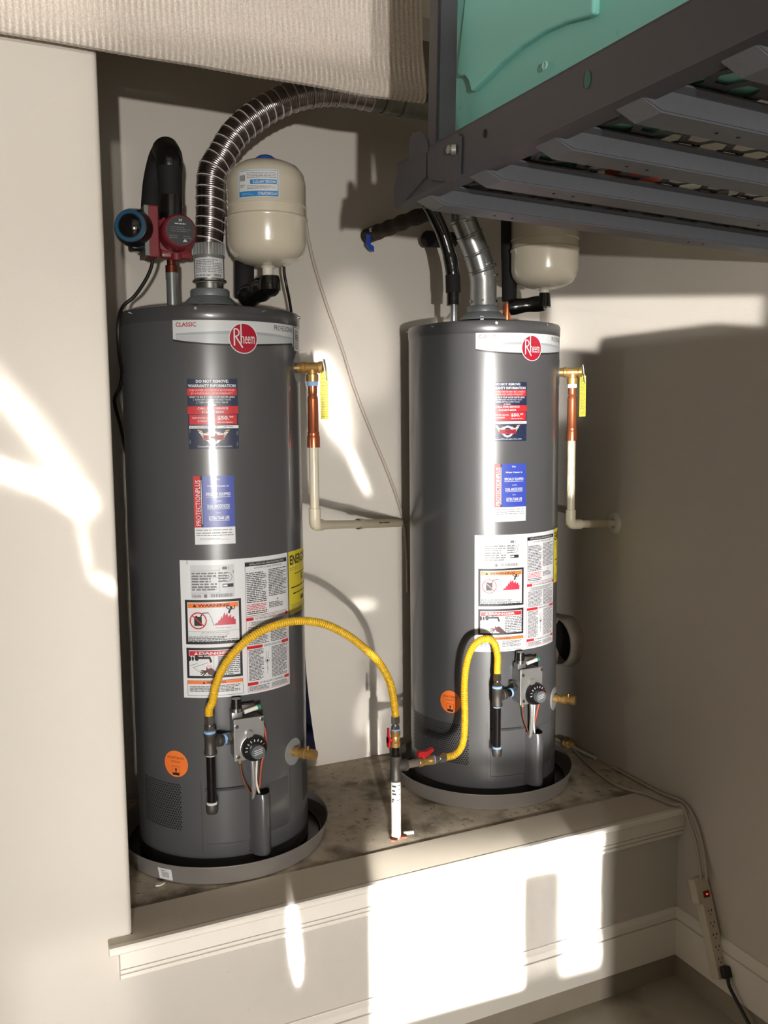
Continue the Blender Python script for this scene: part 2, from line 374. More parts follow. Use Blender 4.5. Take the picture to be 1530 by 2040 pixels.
class Print:
    """flat print laid on a surface; fn(u, v, off) -> local point. Collects shapes by material."""
    def __init__(s, fn): s.fn = fn; s.mb = MB()
    def poly(s, pts, mt, lay):
        s.mb.add([s.fn(u, v, lay * 0.00022) for u, v in pts], [tuple(range(len(pts)))], mt)
    def rect(s, u0, v0, u1, v1, mt, lay, du=0.012):
        n = max(1, int(abs(u1 - u0) / du)); vs = []; fs = []
        for i in range(n + 1):
            u = u0 + (u1 - u0) * i / n; vs += [s.fn(u, v0, lay * 0.00022), s.fn(u, v1, lay * 0.00022)]
        for i in range(n): fs.append((2 * i, 2 * i + 2, 2 * i + 3, 2 * i + 1))
        s.mb.add(vs, fs, mt, True)
    def disc(s, u, v, r, mt, lay, n=36, ry=None):
        ry = ry or r; cx = [s.fn(u, v, lay * 0.00022)]; vs = cx
        rings = 3
        for j in range(1, rings + 1):
            for i in range(n):
                a = 2 * math.pi * i / n; vs.append(s.fn(u + r * j / rings * math.cos(a), v + ry * j / rings * math.sin(a), lay * 0.00022))
        fs = [(0, 1 + i, 1 + (i + 1) % n) for i in range(n)]
        for j in range(rings - 1):
            for i in range(n):
                a = 1 + j * n; b = a + n; fs.append((a + i, b + i, b + (i + 1) % n, a + (i + 1) % n))
        s.mb.add(vs, fs, mt, True)
    def ring(s, u, v, r0, r1, mt, lay, n=36, a0=0, a1=360):
        vs = []; fs = []; full = a1 - a0 >= 359.9; c = n if full else n + 1
        for i in range(c):
            a = R(a0 + (a1 - a0) * i / n)
            vs += [s.fn(u + r0 * math.cos(a), v + r0 * math.sin(a), lay * 0.00022), s.fn(u + r1 * math.cos(a), v + r1 * math.sin(a), lay * 0.00022)]
        for i in range(n):
            j = (i + 1) % c; fs.append((2 * i, 2 * i + 1, 2 * j + 1, 2 * j))
        s.mb.add(vs, fs, mt, True)
    def bar(s, u0, v0, u1, v1, w, mt, lay):
        d = Vector((u1 - u0, v1 - v0)).normalized(); nn = Vector((-d.y, d.x)) * w / 2
        k = max(1, int(math.hypot(u1 - u0, v1 - v0) / 0.012)); vs = []; fs = []
        for i in range(k + 1):
            u = u0 + (u1 - u0) * i / k; v = v0 + (v1 - v0) * i / k
            vs += [s.fn(u - nn.x, v - nn.y, lay * 0.00022), s.fn(u + nn.x, v + nn.y, lay * 0.00022)]
        for i in range(k): fs.append((2 * i, 2 * i + 2, 2 * i + 3, 2 * i + 1))
        s.mb.add(vs, fs, mt, True)
    def text(s, st, u0, v0, u1, v1, mt, lay, bold=0.0, rot=0):
        vs, fs = text_mesh(st, bold); out = []
        for x, y in vs:
            if rot == 90: X, Y = 1 - y, x
            elif rot == 180: X, Y = 1 - x, 1 - y
            else: X, Y = x, y
            out.append(s.fn(u0 + (u1 - u0) * X, v0 + (v1 - v0) * Y, lay * 0.00022))
        s.mb.add(out, fs, mt)
    def lines(s, u0, v0, u1, v1, rows, mt, lay, thick=0.42, seed=1, slope=0.0):
        rnd = random.Random(seed); p = (v1 - v0) / rows
        for r in range(rows):
            v = v1 - (r + 0.5) * p; u = u0; end = u1 - (rnd.random() * 0.35 * (u1 - u0) if rnd.random() < 0.3 else rnd.random() * 0.05 * (u1 - u0))
            while u < end:
                w = min(end - u, p * (0.8 + rnd.random() * 2.6)); s.rect(u, v - p * thick / 2, u + w, v + p * thick / 2, mt, lay, 0.05); u += w + p * 0.35
    def frame(s, u0, v0, u1, v1, w, mt, lay):
        s.rect(u0, v0, u1, v0 + w, mt, lay); s.rect(u0, v1 - w, u1, v1, mt, lay); s.rect(u0, v0, u0 + w, v1, mt, lay); s.rect(u1 - w, v0, u1, v1, mt, lay)
    def build(s, name, parent): return s.mb.build(name, parent)

# ------------------------------------------------------------------ the setting
H = 0.54765      # ledge top
D = 0.75548      # back wall of the alcove
LX = -1.61494    # edge of the left wall
CZ = 2.95
def slab(name, x0, x1, y0, y1, z0, z1, mt, parent=None, bev=0.0):
    o = MB().box(x0, x1, y0, y1, z0, z1, mt, bev=bev).build(name, parent)
    if parent is None: tag(o, kind='structure')
    return o
slab('floor', -4.6, 0.2, -6.6, 0.1, -0.1, 0.0, FLOOR)
slab('ceiling', -4.6, 0.2, -6.6, 1.0, CZ, CZ + 0.1, CEIL)
slab('wall_right', 0.0, 0.15, -6.6, 1.0, 0.0, CZ, WALL)
slab('wall_back', -2.0, 0.0, D, D + 0.15, H - 0.1, CZ, WALL)
# left wall with a rounded bullnose edge
b = MB().box(-4.6, LX - 0.012, 0.0, 0.12, 0.0, CZ, WALL)
b.lathe([(0.012, H), (0.012, CZ)], WALL, Matrix.Translation((LX - 0.012, 0.012, 0)), 8, True, -math.pi / 2, 0)
b.box(LX - 0.012, LX, 0.012, 0.12, 0.0, CZ, WALL)
tag(b.build('wall_left'), kind='structure')
slab('wall_left_side', -2.0, LX - 0.004, 0.12, D, H - 0.1, CZ, WALL)
slab('wall_garage_left', -4.7, -4.6, -6.6, 0.1, 0, CZ, WALL)
slab('wall_header', LX, 0.0, 0.0, 0.12, 2.66, CZ, WALL)
slab('wall_lower', LX - 0.012, 0.0, 0.0, 0.1, 0.0, H - 0.02, LOWER)
# rear wall of the garage around the open door
slab('wall_rear', -4.6, -3.75, -6.6, -6.5, 0, CZ, WALL)
slab('wall_rear_right', -1.15, 0.0, -6.6, -6.5, 0, CZ, WALL)
slab('wall_rear_header', -3.75, -1.15, -6.6, -6.5, 2.25, CZ, WALL)
slab('floor_alcove', -1.95, 0.0, 0.085, D, H - 0.12, H, CONC)
# ledge board, fascia and mouldings
i0 = PZ(264, 1811, H); i1 = PZ(749, 1700, H)
YB = (i0.y + i1.y) / 2
b = MB()
b.box(LX, 0.0, -0.03, YB, H - 0.016, H + 0.002, LEDGE)
b.box(LX - 0.055, LX, -0.03, -0.0005, H - 0.016, H + 0.002, LEDGE)
tag(b.build('trim_1'), kind='structure')
def extr_x(x0, x1, prof, mt, name, parent=None, mir=None):
    """profile in (y, z), swept along x"""
    n = len(prof); vs = [(x0, y, z) for y, z in prof] + [(x1, y, z) for y, z in prof]
    fs = [tuple(range(n)), tuple(range(2 * n - 1, n - 1, -1))] + [(i, n + i, n + (i + 1) % n, (i + 1) % n) for i in range(n)]
    return MB().add(vs, fs, mt).build(name, parent)
nose = [(-0.0005, H - 0.016), (-0.042, H - 0.016), (-0.047, H - 0.011), (-0.047, H - 0.002), (-0.044, H + 0.003), (-0.03, H + 0.003), (-0.03, H - 0.014), (-0.0005, H - 0.014)]
extr_x(LX - 0.058, -0.001, [(-0.030, H + 0.0025), (-0.030, H - 0.0165), (-0.042, H - 0.0165), (-0.0465, H - 0.012), (-0.0465, H - 0.002), (-0.043, H + 0.0025)], TRIM, 'trim_2')['kind'] = 'structure'
fas = [(0.0, H - 0.0165), (-0.026, H - 0.0165), (-0.026, H - 0.062), (-0.019, H - 0.0625), (-0.019, H - 0.0645), (-0.025, H - 0.065), (-0.025, H - 0.072), (-0.019, H - 0.078), (-0.014, H - 0.0785), (-0.014, H - 0.0805), (-0.018, H - 0.081), (-0.018, H - 0.090), (-0.014, H - 0.094), (0.0, H - 0.096)]
extr_x(LX - 0.033, -0.001, fas, TRIM, 'trim_3')['kind'] = 'structure'
BT, BB = 0.22093, 0.0745
def bprof(s):  # (offset from wall, z)
    return [(0, BB), (-0.016, BB), (-0.016, BT - 0.034), (-0.008, BT - 0.0335), (-0.008, BT - 0.0310), (-0.014, BT - 0.0305), (-0.014, BT - 0.012), (-0.005, BT - 0.003), (-0.005, BT), (0, BT)]
extr_x(-4.6, -0.001, bprof(1), TRIM, 'baseboard_front')['kind'] = 'structure'
b = MB(); pr = bprof(1); n = len(pr)
vs = [(y, -0.0005, z) for y, z in pr] + [(y, -6.5, z) for y, z in pr]
b.add(vs, [tuple(range(n - 1, -1, -1)), tuple(range(n, 2 * n))] + [(i, (i + 1) % n, n + (i + 1) % n, n + i) for i in range(n)], TRIM)
tag(b.build('baseboard_right'), kind='structure')
slab('trim_4', -4.6, -0.001, -0.006, 0.0, 0.0, BB, STEM)
slab('trim_5', -0.007, 0.0, -6.5, -0.006, 0.0, BB, STEM)

# unseen cabinet added behind the photographer's right to shade the right wall
cab = thing('shade_cabinet', 'plain grey cabinet added out of view behind the photographer to shade the right wall', 'cabinet', (0, 0, 0))
MB().box(-1.385, -0.02, -3.05, -2.55, 0.06, 1.56, mat('cabinet_grey', '8f8a82', 0.5), bev=0.004).build('body', cab)
for k in range(3):
    x0 = -1.38 + k * 0.453
    MB().box(x0, x0 + 0.437, -2.549, -2.53, 0.08, 1.54, mat('cabinet_door', '99948b', 0.45), bev=0.003).build('door', cab)
MB().box(-1.33, -0.05, -3.02, -2.58, 0.0, 0.06, mat('cabinet_plinth', '4a4743', 0.6)).build('plinth', cab)

# ------------------------------------------------------------------ ribbed cloth
def drape():
    ks = [(-2.6, 0), (PY(0, 61, -0.05).x, PY(0, 61, -0.05).z), (PY(194, 93, -0.05).x, PY(194, 93, -0.05).z), (PY(478, 143, -0.05).x, PY(478, 143, -0.05).z),
          (PY(725, 188, -0.05).x, PY(725, 188, -0.05).z), (PY(850, 203, -0.05).x, PY(850, 203, -0.05).z)]
    ks[0] = (-2.6, ks[1][1] + 0.01)
    def bz(x):
        for (xa, za), (xb, zb) in zip(ks, ks[1:]):
            if x <= xb: return za + (zb - za) * (x - xa) / (xb - xa)
        return ks[-1][1]
    x0, x1 = -2.6, ks[-1][0]; pitch = 0.0125; step = pitch / 6; nx = int((x1 - x0) / step)
    prof = [(-0.030, 0.42), (-0.030, 0.30), (-0.032, 0.2), (-0.036, 0.12), (-0.042, 0.07), (-0.049, 0.04), (-0.053, 0.022), (-0.052, 0.010), (-0.045, 0.001), (-0.034, 0.0), (-0.026, 0.008), (-0.022, 0.03), (-0.020, 0.2), (-0.020, 0.42)]
    vs = []; fs = []; m_ = len(prof)
    for i in range(nx + 1):
        x = x0 + i * step; rb = 0.0016 * math.sin(2 * math.pi * x / pitch + 0.4 * math.sin(x * 9)); wv = 0.004 * math.sin(x * 7.0) + 0.002 * math.sin(x * 23)
        for y, z in prof:
            zz = min(bz(x) + z * 1.0, CZ - 0.001)
            vs.append((x + 0.002 * math.sin(z * 60 + x * 3), y - rb + wv * (1 - min(1, z / 0.3)), zz))
    for i in range(nx):
        for j in range(m_ - 1):
            a = i * m_ + j; fs.append((a, a + m_, a + m_ + 1, a + 1))
    fs += [tuple(range(m_)), tuple(range((nx + 1) * m_ - 1, nx * m_ - 1, -1))]
    o = MB().add(vs, fs, CLOTH, True).build('ribbed_cover')
    tag(o, 'beige ribbed padded cloth with a folded hem hanging across the top of the alcove', 'cover')
drape()

# ------------------------------------------------------------------ water heater
RH = 0.2325; HH = 1.43477
def cylfn(phi0=0.0, rad=RH):
    def fn(u, v, off):
        a = phi0 + u / rad; r = rad + 0.0004 + off
        return (r * math.sin(a), -r * math.cos(a), v)
    return fn
def patch(b, p0, p1, z0, z1, off, mt, n=24, rad=RH, rim=0.0):
    """raised curved panel between angles p0..p1 degrees"""
    vs = []; fs = []
    for i in range(n + 1):
        a = R(p0 + (p1 - p0) * i / n)
        for r, z in ((rad, z0), (rad + off, z0 + rim), (rad + off, z1 - rim), (rad, z1)):
            vs.append((r * math.sin(a), -r * math.cos(a), z))
    for i in range(n):
        for j in range(3): k = i * 4 + j; fs.append((k, k + 4, k + 5, k + 1))
    fs += [(0, 1, 2, 3), (n * 4 + 3, n * 4 + 2, n * 4 + 1, n * 4)]
    b.add(vs, fs, mt, True); return b
def U(deg): return R(deg) * RH

def big_label(par):
    P = Print(cylfn()); uL, uR, v0, v1 = U(-37.8), U(35.4), 0.4665, 0.8155
    P.rect(uL, v0, uR, v1, PAPER, 0); base = P.build('instruction_label', par)
    q = Print(cylfn()); w = uR - uL; h = v1 - v0
    X = lambda t: uL + w * t
    Y = lambda t: v1 - h * t
    # left column : rating plate
    q.rect(X(.09), Y(.27), X(.455), Y(.035), mat('label_plate_grey', 'c9cacd', 0.35, coat=0.5), 1)
    for r in range(7):
        q.lines(X(.10), Y(.085 + .0195 * (r + 1)), X(.31), Y(.085 + .0195 * r), 1, INKG, 2, 0.55, seed=11 + r)
        if r < 4: q.lines(X(.32), Y(.085 + .0195 * (r + 1)), X(.40), Y(.085 + .0195 * r), 1, INKG, 2, 0.5, seed=31 + r)
    for t in (.075, .125, .20, .235): q.rect(X(.09), Y(t + .0015), X(.33), Y(t), INKG, 2)
    q.rect(X(.33), Y(.235), X(.3325), Y(.05), INKG, 2); q.rect(X(.215), Y(.235), X(.2175), Y(.16), INKG, 2)
    q.lines(X(.10), Y(.275), X(.18), Y(.245), 3, INKG, 2, seed=5)
    q.rect(X(.20), Y(.27), X(.225), Y(.245), INKG, 2)
    rr = random.Random(3); u = X(.255)
    while u < X(.44):
        ww = (0.4 + rr.random() * 1.5) * 0.0011; q.rect(u, Y(.268), u + ww, Y(.243), INKG, 2, 1); u += ww + 0.0009
    q.text('ANSI', X(.355), Y(.075), X(.44), Y(.048), INKG, 2, 0.01) if False else q.lines(X(.355), Y(.075), X(.44), Y(.045), 1, INKG, 2, 0.7, seed=8)
    q.ring(X(.397), Y(.125), .0105, .0118, INKG, 2); q.ring(X(.397), Y(.125), .003, .0045, INKG, 2)
    q.rect(X(.355), Y(.198), X(.445), Y(.173), INK, 2); q.text('EcoLogic', X(.36), Y(.193), X(.40), Y(.178), PAPER, 3) if False else q.rect(X(.36), Y(.192), X(.395), Y(.179), PAPER, 3)
    q.bar(X(.445), Y(.10), X(.445), Y(.08), .0012, INK, 2)
    q.rect(X(.062), Y(.03), X(.066), Y(.0), INK, 2)
    # left column boxes
    def box(t0, t1, colr, word, wcol):
        a0, a1 = X(.035), X(.505)
        q.rect(a0, Y(t1), a1, Y(t0), INK, 1); q.rect(a0 + .0062, Y(t1) + .0062, a1 - .0062, Y(t0) - .0062, PAPER, 2)
        q.rect(a0 + .0075, Y(t0 + .058), a1 - .0075, Y(t0 + .024), colr, 3)
        cx = (a0 + a1) / 2; wd = .037
        q.text(word, cx - wd, Y(t0 + .051), cx + wd + .004, Y(t0 + .031), wcol, 4, 0.03)
        q.poly([(cx - wd - .013, Y(t0 + .052)), (cx - wd - .003, Y(t0 + .052)), (cx - wd - .008, Y(t0 + .029))], wcol, 4)
    box(.285, .607, LORANGE, 'WARNING', INK)
    box(.632, .855, LRED, 'DANGER', PAPER)
    # no-fuel symbol, flame and figure
    cx, cy = X(.115 + .03), Y(.435)
    q.ring(cx, cy, .0185, .0215, LRED, 6); q.bar(cx - .014, cy + .013, cx + .014, cy - .013, .003, LRED, 6)
    q.rect(cx - .010, cy - .013, cx + .009, cy + .010, INK, 4); q.bar(cx + .006, cy + .010, cx + .012, cy + .019, .003, INK, 4); q.bar(cx + .012, cy + .019, cx + .026, cy + .020, .0022, INK, 4)
    q.rect(cx - .007, cy + .010, cx - .002, cy + .013, INK, 4)
    q.bar(cx + .026, cy + .020, cx + .034, cy + .004, .0014, INKG, 4); q.bar(cx + .034, cy + .004, cx + .038, cy - .014, .0014, INKG, 4)
    fx0, fx1, fy = X(.275), X(.455), Y(.47)
    pts = [(0, 0), (.10, .14), (.16, .12), (.24, .34), (.27, .26), (.36, .55), (.38, .40), (.50, .78), (.52, .55), (.62, .70), (.66, .45), (.78, .62), (.80, .40), (.93, .50), (.90, .30), (1, .32), (.93, .12), (1, 0)]
    fl = [(fx0 + (fx1 - fx0) * a, fy + .042 * b_) for a, b_ in pts]
    for a, b_ in zip(fl, fl[1:]): q.poly([(a[0], fy), (b_[0], fy), b_, a], LPINK, 4)
    hx, hy = fx0 + (fx1 - fx0) * .80, fy + .043
    q.disc(hx, hy, .0036, INK, 5, 14); q.bar(hx - .002, hy - .003, hx - .006, hy - .014, .005, INK, 5)
    q.bar(hx - .003, hy - .005, hx - .012, hy + .001, .0022, INK, 5); q.bar(hx - .012, hy + .001, hx - .007, hy + .008, .002, INK, 5)
    q.bar(hx, hy - .005, hx + .009, hy - .002, .0022, INK, 5); q.bar(hx + .009, hy - .002, hx + .008, hy + .006, .002, INK, 5)
    q.text('Flammable Vapors', X(.29), Y(.497), X(.42), Y(.484), INKG, 4)
    q.rect(X(.05), Y(.512), X(.49), Y(.5105), INK, 4)
    q.text('FIRE AND EXPLOSION HAZARD', X(.17), Y(.528), X(.40), Y(.517), INKG, 4)
    q.text('Can result in serious injury or death', X(.155), Y(.545), X(.40), Y(.533), INKG, 4)
    q.lines(X(.06), Y(.592), X(.48), Y(.548), 4, INK, 4, 0.5, seed=21)
    # tap and hand
    tx, ty = X(.17), Y(.705)
    q.bar(tx - .012, ty, tx + .020, ty, .006, INK, 4); q.bar(tx + .018, ty, tx + .022, ty - .012, .0055, INK, 4); q.disc(tx - .014, ty, .0055, INK, 4, 16, .008)
    q.bar(tx - .006, ty + .008, tx + .014, ty + .009, .005, INK, 4); q.bar(tx + .003, ty, tx + .003, ty + .008, .003, INK, 4); q.disc(tx - .033, ty - .002, .005, INK, 4, 12, .007); q.disc(tx - .024, ty - .002, .003, INK, 4, 12, .006)
    for k in range(5): q.bar(tx + .012 + k * .0025, ty - .018, tx + .010 + k * .003, ty - .028, .0008, LRED, 4)
    q.poly([(tx + .008, ty - .030), (tx + .022, ty - .026), (tx + .044, ty - .046), (tx + .034, ty - .050), (tx + .014, ty - .042)], mat('label_hand', '4a1420', 0.4, coat=0.4), 4)
    for k, (du, dv) in enumerate([(-.010, .002), (-.012, -.003), (-.011, -.008), (-.006, -.012), (.004, .010)]):
        q.bar(tx + .012, ty - .034, tx + .006 + du, ty - .034 + dv, .0026, mat('label_hand', '4a1420', 0.4), 4)
    q.bar(X(.05), Y(.765), X(.13), Y(.745), .0008, INK, 4); q.bar(X(.09), Y(.775), X(.13), Y(.80), .0008, INK, 4); q.bar(X(.13), Y(.80), X(.23), Y(.838), .0008, INK, 4); q.bar(X(.09), Y(.775), X(.22), Y(.74), .0008, INK, 4)
    q.bar(X(.265), Y(.695), X(.265), Y(.838), .0008, INK, 4)
    q.lines(X(.30), Y(.838), X(.49), Y(.695), 10, INK, 4, 0.42, seed=23)
    # lower warning
    q.frame(X(.035), Y(.985), X(.505), Y(.872), .0009, INK, 1); q.rect(X(.038), Y(.898), X(.502), Y(.875), LORANGE, 2)
    q.text('WARNING', X(.20), Y(.895), X(.36), Y(.879), INK, 3, 0.03); q.poly([(X(.165), Y(.895)), (X(.19), Y(.895)), (X(.1775), Y(.878))], INK, 3)
    q.lines(X(.055), Y(.955), X(.24), Y(.912), 4, INK, 3, 0.45, seed=41); q.lines(X(.275), Y(.960), X(.485), Y(.906), 5, INK, 3, 0.45, seed=42)
    # right column
    ra, rb = X(.545), X(.985)
    q.frame(ra, Y(.425), rb, Y(.03), .0009, INK, 1); q.rect(ra, Y(.062), rb, Y(.034), INK, 2)
    q.text('INSTALLATION AND OPERATING INSTRUCTIONS', ra + .012, Y(.055), rb - .012, Y(.041), PAPER, 3)
    q.text('AUTOMATIC STORAGE WATER HEATER', ra + .024, Y(.083), rb - .020, Y(.070), INK, 3)
    q.lines(X(.555), Y(.33), X(.745), Y(.105), 17, INK, 3, 0.45, seed=51); q.lines(X(.765), Y(.30), X(.975), Y(.095), 17, INK, 3, 0.45, seed=52)
    q.lines(X(.555), Y(.385), X(.745), Y(.337), 4, LRED, 3, 0.45, seed=53); q.lines(X(.555), Y(.415), X(.745), Y(.388), 2, INK, 3, 0.45, seed=54)
    q.poly([(X(.85), Y(.33)), (X(.87), Y(.33)), (X(.86), Y(.315))], INKG, 3); q.lines(X(.765), Y(.385), X(.93), Y(.34), 4, INK, 3, 0.45, seed=55)
    q.frame(ra, Y(.985), rb, Y(.432), .0009, LRED, 1)
    def head(t, a, b_, words):
        q.rect(ra, Y(t + .022), ra + (rb - ra) * a, Y(t), LRED, 3); q.rect(rb - (rb - ra) * b_, Y(t + .022), rb, Y(t), LRED, 3)
        q.text(words, ra + (rb - ra) * (a + .03), Y(t + .018), rb - (rb - ra) * (b_ + .03), Y(t + .004), INK, 3, 0.01)
    head(.437, .15, .08, 'FOR YOUR SAFETY READ BEFORE OPERATING'); head(.645, .33, .20, 'OPERATING INSTRUCTIONS'); head(.915, .22, .14, 'TO TURN GAS OFF TO THE APPLIANCE')
    q.frame(X(.575), Y(.497), X(.955), Y(.468), .0007, INK, 2); q.lines(X(.59), Y(.494), X(.94), Y(.471), 3, INK, 3, 0.45, seed=60)
    q.lines(X(.56), Y(.638), X(.755), Y(.502), 12, INK, 3, 0.45, seed=61); q.lines(X(.775), Y(.638), X(.97), Y(.502), 12, INK, 3, 0.45, seed=62)
    q.lines(X(.56), Y(.905), X(.70), Y(.672), 22, INK, 3, 0.45, seed=63); q.lines(X(.78), Y(.905), X(.97), Y(.672), 22, INK, 3, 0.45, seed=64)
    q.ring(X(.735), Y(.77), .0055, .0065, INKG, 3); q.disc(X(.735), Y(.772), .003, INK, 3, 12); q.bar(X(.73), Y(.75), X(.725), Y(.70), .001, INKG, 3); q.bar(X(.74), Y(.75), X(.75), Y(.70), .001, INKG, 3)
    q.bar(X(.735), Y(.79), X(.735), Y(.87), .001, INKG, 3); q.bar(X(.725), Y(.82), X(.745), Y(.84), .001, INKG, 3)
    q.lines(X(.56), Y(.978), X(.755), Y(.943), 4, INK, 3, 0.45, seed=65); q.lines(X(.775), Y(.978), X(.97), Y(.943), 4, INK, 3, 0.45, seed=66)
    q.build('print', base)

def brand_label(par, uo=0.0):
    uL, uR, v0, v1 = U(-37.3), U(49), 1.3385, 1.3995
    P = Print(cylfn()); n = 40
    def low(t): return v0 + .011 - .013 * math.sin(math.pi * min(1, t * 1.02) ** 0.8) * 0.9 if t < 1 else v0
    vs = []; fs = []
    for i in range(n + 1):
        t = i / n; u = uL + (uR - uL) * t; vs += [P.fn(u, low(t), 0), P.fn(u, v1, 0)]
    for i in range(n): fs.append((2 * i, 2 * i + 2, 2 * i + 3, 2 * i + 1))
    P.mb.add(vs, fs, PAPER2, True); base = P.build('brand_label', par)
    q = Print(cylfn())
    def band(f0, f1, mt, lay, a=0, b_=1):
        vs = []; fs = []
        for i in range(n + 1):
            t = a + (b_ - a) * i / n; u = uL + (uR - uL) * t; vs += [q.fn(u, f0(t), lay * .00022), q.fn(u, f1(t), lay * .00022)]
        for i in range(n): fs.append((2 * i, 2 * i + 2, 2 * i + 3, 2 * i + 1))
        q.mb.add(vs, fs, mt, True)
    band(lambda t: low(t), lambda t: low(t) + .0045, INK, 1)
    band(lambda t: low(t) + .0045, lambda t: v0 + .022 + .010 * math.sin(math.pi * t), PAPER3, 1, .02, .985)
    band(lambda t: v0 + .024 + .004 * math.sin(math.pi * t), lambda t: v0 + .028 + .007 * math.sin(math.pi * t), mat('label_silver_dark', 'a4a9ad', 0.3, coat=.5), 2, .02, .985)
    q.text('CLASSIC', uL + .008, v1 - .0165, uL + .058, v1 - .006, LRED2, 3, 0.02)
    q.text('PROFESSIONAL', uR - .088, v1 - .019, uR - .004, v1 - .006, INK, 3, 0.0)
    q.disc(U(5), 1.3565, .0372, PAPER, 4); q.disc(U(5), 1.3565, .0350, LRED2, 5)
    cx, cy = U(5), 1.3565
    # the mark: tall R and h, then 'eem'
    q.bar(cx - .0235, cy - .018, cx - .0235, cy + .022, .0034, PAPER, 6)
    q.ring(cx - .0205, cy + .0135, .0075, .0105, PAPER, 6, 20, -90, 90); q.bar(cx - .0235, cy + .0225, cx - .0205, cy + .0225, .003, PAPER, 6); q.bar(cx - .0235, cy + .0045, cx - .0205, cy + .0045, .003, PAPER, 6)
    q.bar(cx - .020, cy + .004, cx - .003, cy - .0225, .0032, PAPER, 6)
    q.bar(cx - .0065, cy - .0125, cx - .0065, cy + .034, .0030, PAPER, 6)
    q.ring(cx - .003, cy + .001, .0022, .0042, PAPER, 6, 14, 0, 180); q.bar(cx + .0003, cy - .0125, cx + .0003, cy + .001, .0022, PAPER, 6)
    q.text('eem', cx + .0030, cy - .0130, cx + .0290, cy + .0055, PAPER, 6, 0.0)
    q.build('print', base)

def warranty(par, ph0):
    uL = U(ph0); uR = uL + U(30.0); v1 = 1.259; v0 = 1.089; h = v1 - v0; w = uR - uL
    P = Print(cylfn()); P.rect(uL, v0, uR, v1, LNAVY, 0); base = P.build('warranty_sticker', par); q = Print(cylfn())
    X = lambda t: uL + w * t
    Y = lambda t: v1 - h * t
    q.rect(X(0), Y(.235), X(.98), Y(.135), LRED, 1); q.rect(X(0), Y(.50), X(1), Y(.39), LRED, 1); q.rect(X(.03), Y(.65), X(.97), Y(.51), LRED, 1)
    q.rect(X(.02), Y(.705), X(1), Y(.665), PAPER, 1); q.lines(X(.04), Y(.70), X(.6), Y(.67), 1, INKG, 2, .3, seed=2); q.lines(X(.7), Y(.70), X(.95), Y(.67), 1, INKG, 2, .3, seed=3)
    q.text('DO NOT REMOVE:', X(.18), Y(.058), X(.82), Y(.015), PAPER, 2, .03); q.text('WARRANTY INFORMATION', X(.02), Y(.123), X(.96), Y(.078), PAPER, 2, .03)
    q.text('THIS WATER HEATER MAY BE COVERED', X(.04), Y(.178), X(.94), Y(.150), mat('label_pink', 'f2b0ae', .4), 2, .01)
    q.text('BY A PARTS AND LABOR WARRANTY', X(.08), Y(.223), X(.90), Y(.193), mat('label_pink', 'f2b0ae', .4), 2, .01)
    q.text('WHAT TO DO IF YOUR WATER HEATER LEAKS:', X(.04), Y(.272), X(.94), Y(.245), PAPER, 2, .02)
    q.text('1. TURN OFF COLD WATER INLET VALVE', X(.12), Y(.310), X(.86), Y(.285), PAPER, 2); q.text('2. TURN OFF GAS SUPPLY VALVE', X(.18), Y(.348), X(.80), Y(.322), PAPER, 2)
    q.lines(X(.40), Y(.385), X(.58), Y(.360), 1, PAPER, 2, .6, seed=9)
    q.text('CALL FOR SERVICE', X(.20), Y(.435), X(.80), Y(.403), PAPER, 2, .02); q.text('512-837-8034', X(.28), Y(.488), X(.71), Y(.455), PAPER, 2, .02)
    q.text('THIS WATER HEATER', X(.08), Y(.568), X(.53), Y(.545), PAPER, 2, .01); q.text('IS WORTH', X(.20), Y(.612), X(.42), Y(.588), PAPER, 2, .01)
    q.text('$50.', X(.58), Y(.590), X(.81), Y(.530), PAPER, 2, .03); q.text('00', X(.82), Y(.555), X(.90), Y(.530), PAPER, 2, .02); q.lines(X(.58), Y(.630), X(.90), Y(.608), 1, PAPER, 2, .5, seed=12)
    cx, cy = X(.50), Y(.835)
    for k in range(14):
        a = R(k * 360 / 14 + 5); a2 = a + R(9)
        pts = [(cx, cy)]
        for aa in (a, a2):
            tx = (w * .48) / max(1e-6, abs(math.cos(aa))); ty = (h * .13) / max(1e-6, abs(math.sin(aa))); t_ = min(tx, ty)
            pts.append((cx + t_ * math.cos(aa), cy + t_ * math.sin(aa)))
        q.poly(pts, LNAVY2, 1)
    for sgn in (-1, 1):
        for k, (ly, ln) in enumerate([(.012, .037), (.007, .034), (.002, .030), (-.003, .026), (-.008, .020)]):
            q.poly([(cx + sgn * .006, cy + ly - .005), (cx + sgn * ln, cy + ly + .002 + (4 - k) * .0005), (cx + sgn * (ln + .002), cy + ly + .007), (cx + sgn * .006, cy + ly)], LGOLD if k % 2 == 0 else PAPER, 2)
    q.ring(cx, cy, .0115, .0170, PAPER, 3); q.disc(cx, cy, .0115, LNAVY, 3, 24)
    q.text('CROWN', cx - .0085, cy + .0115, cx + .0085, cy + .0158, INK, 4); q.text('SERVICES', cx - .0085, cy - .0162, cx + .0085, cy - .0122, INK, 4)
    q.rect(cx - .0255, cy - .0065, cx + .0255, cy + .0060, LRED2, 5); q.text('PLUMBING', cx - .0235, cy - .0050, cx + .0235, cy + .0046, LPINK if False else mat('label_maroon', '5c1018', .4), 6, .03)
    q.text('CrownPlumbingService.com', X(.18), Y(.982), X(.86), Y(.950), PAPER, 2)
    q.build('print', base)

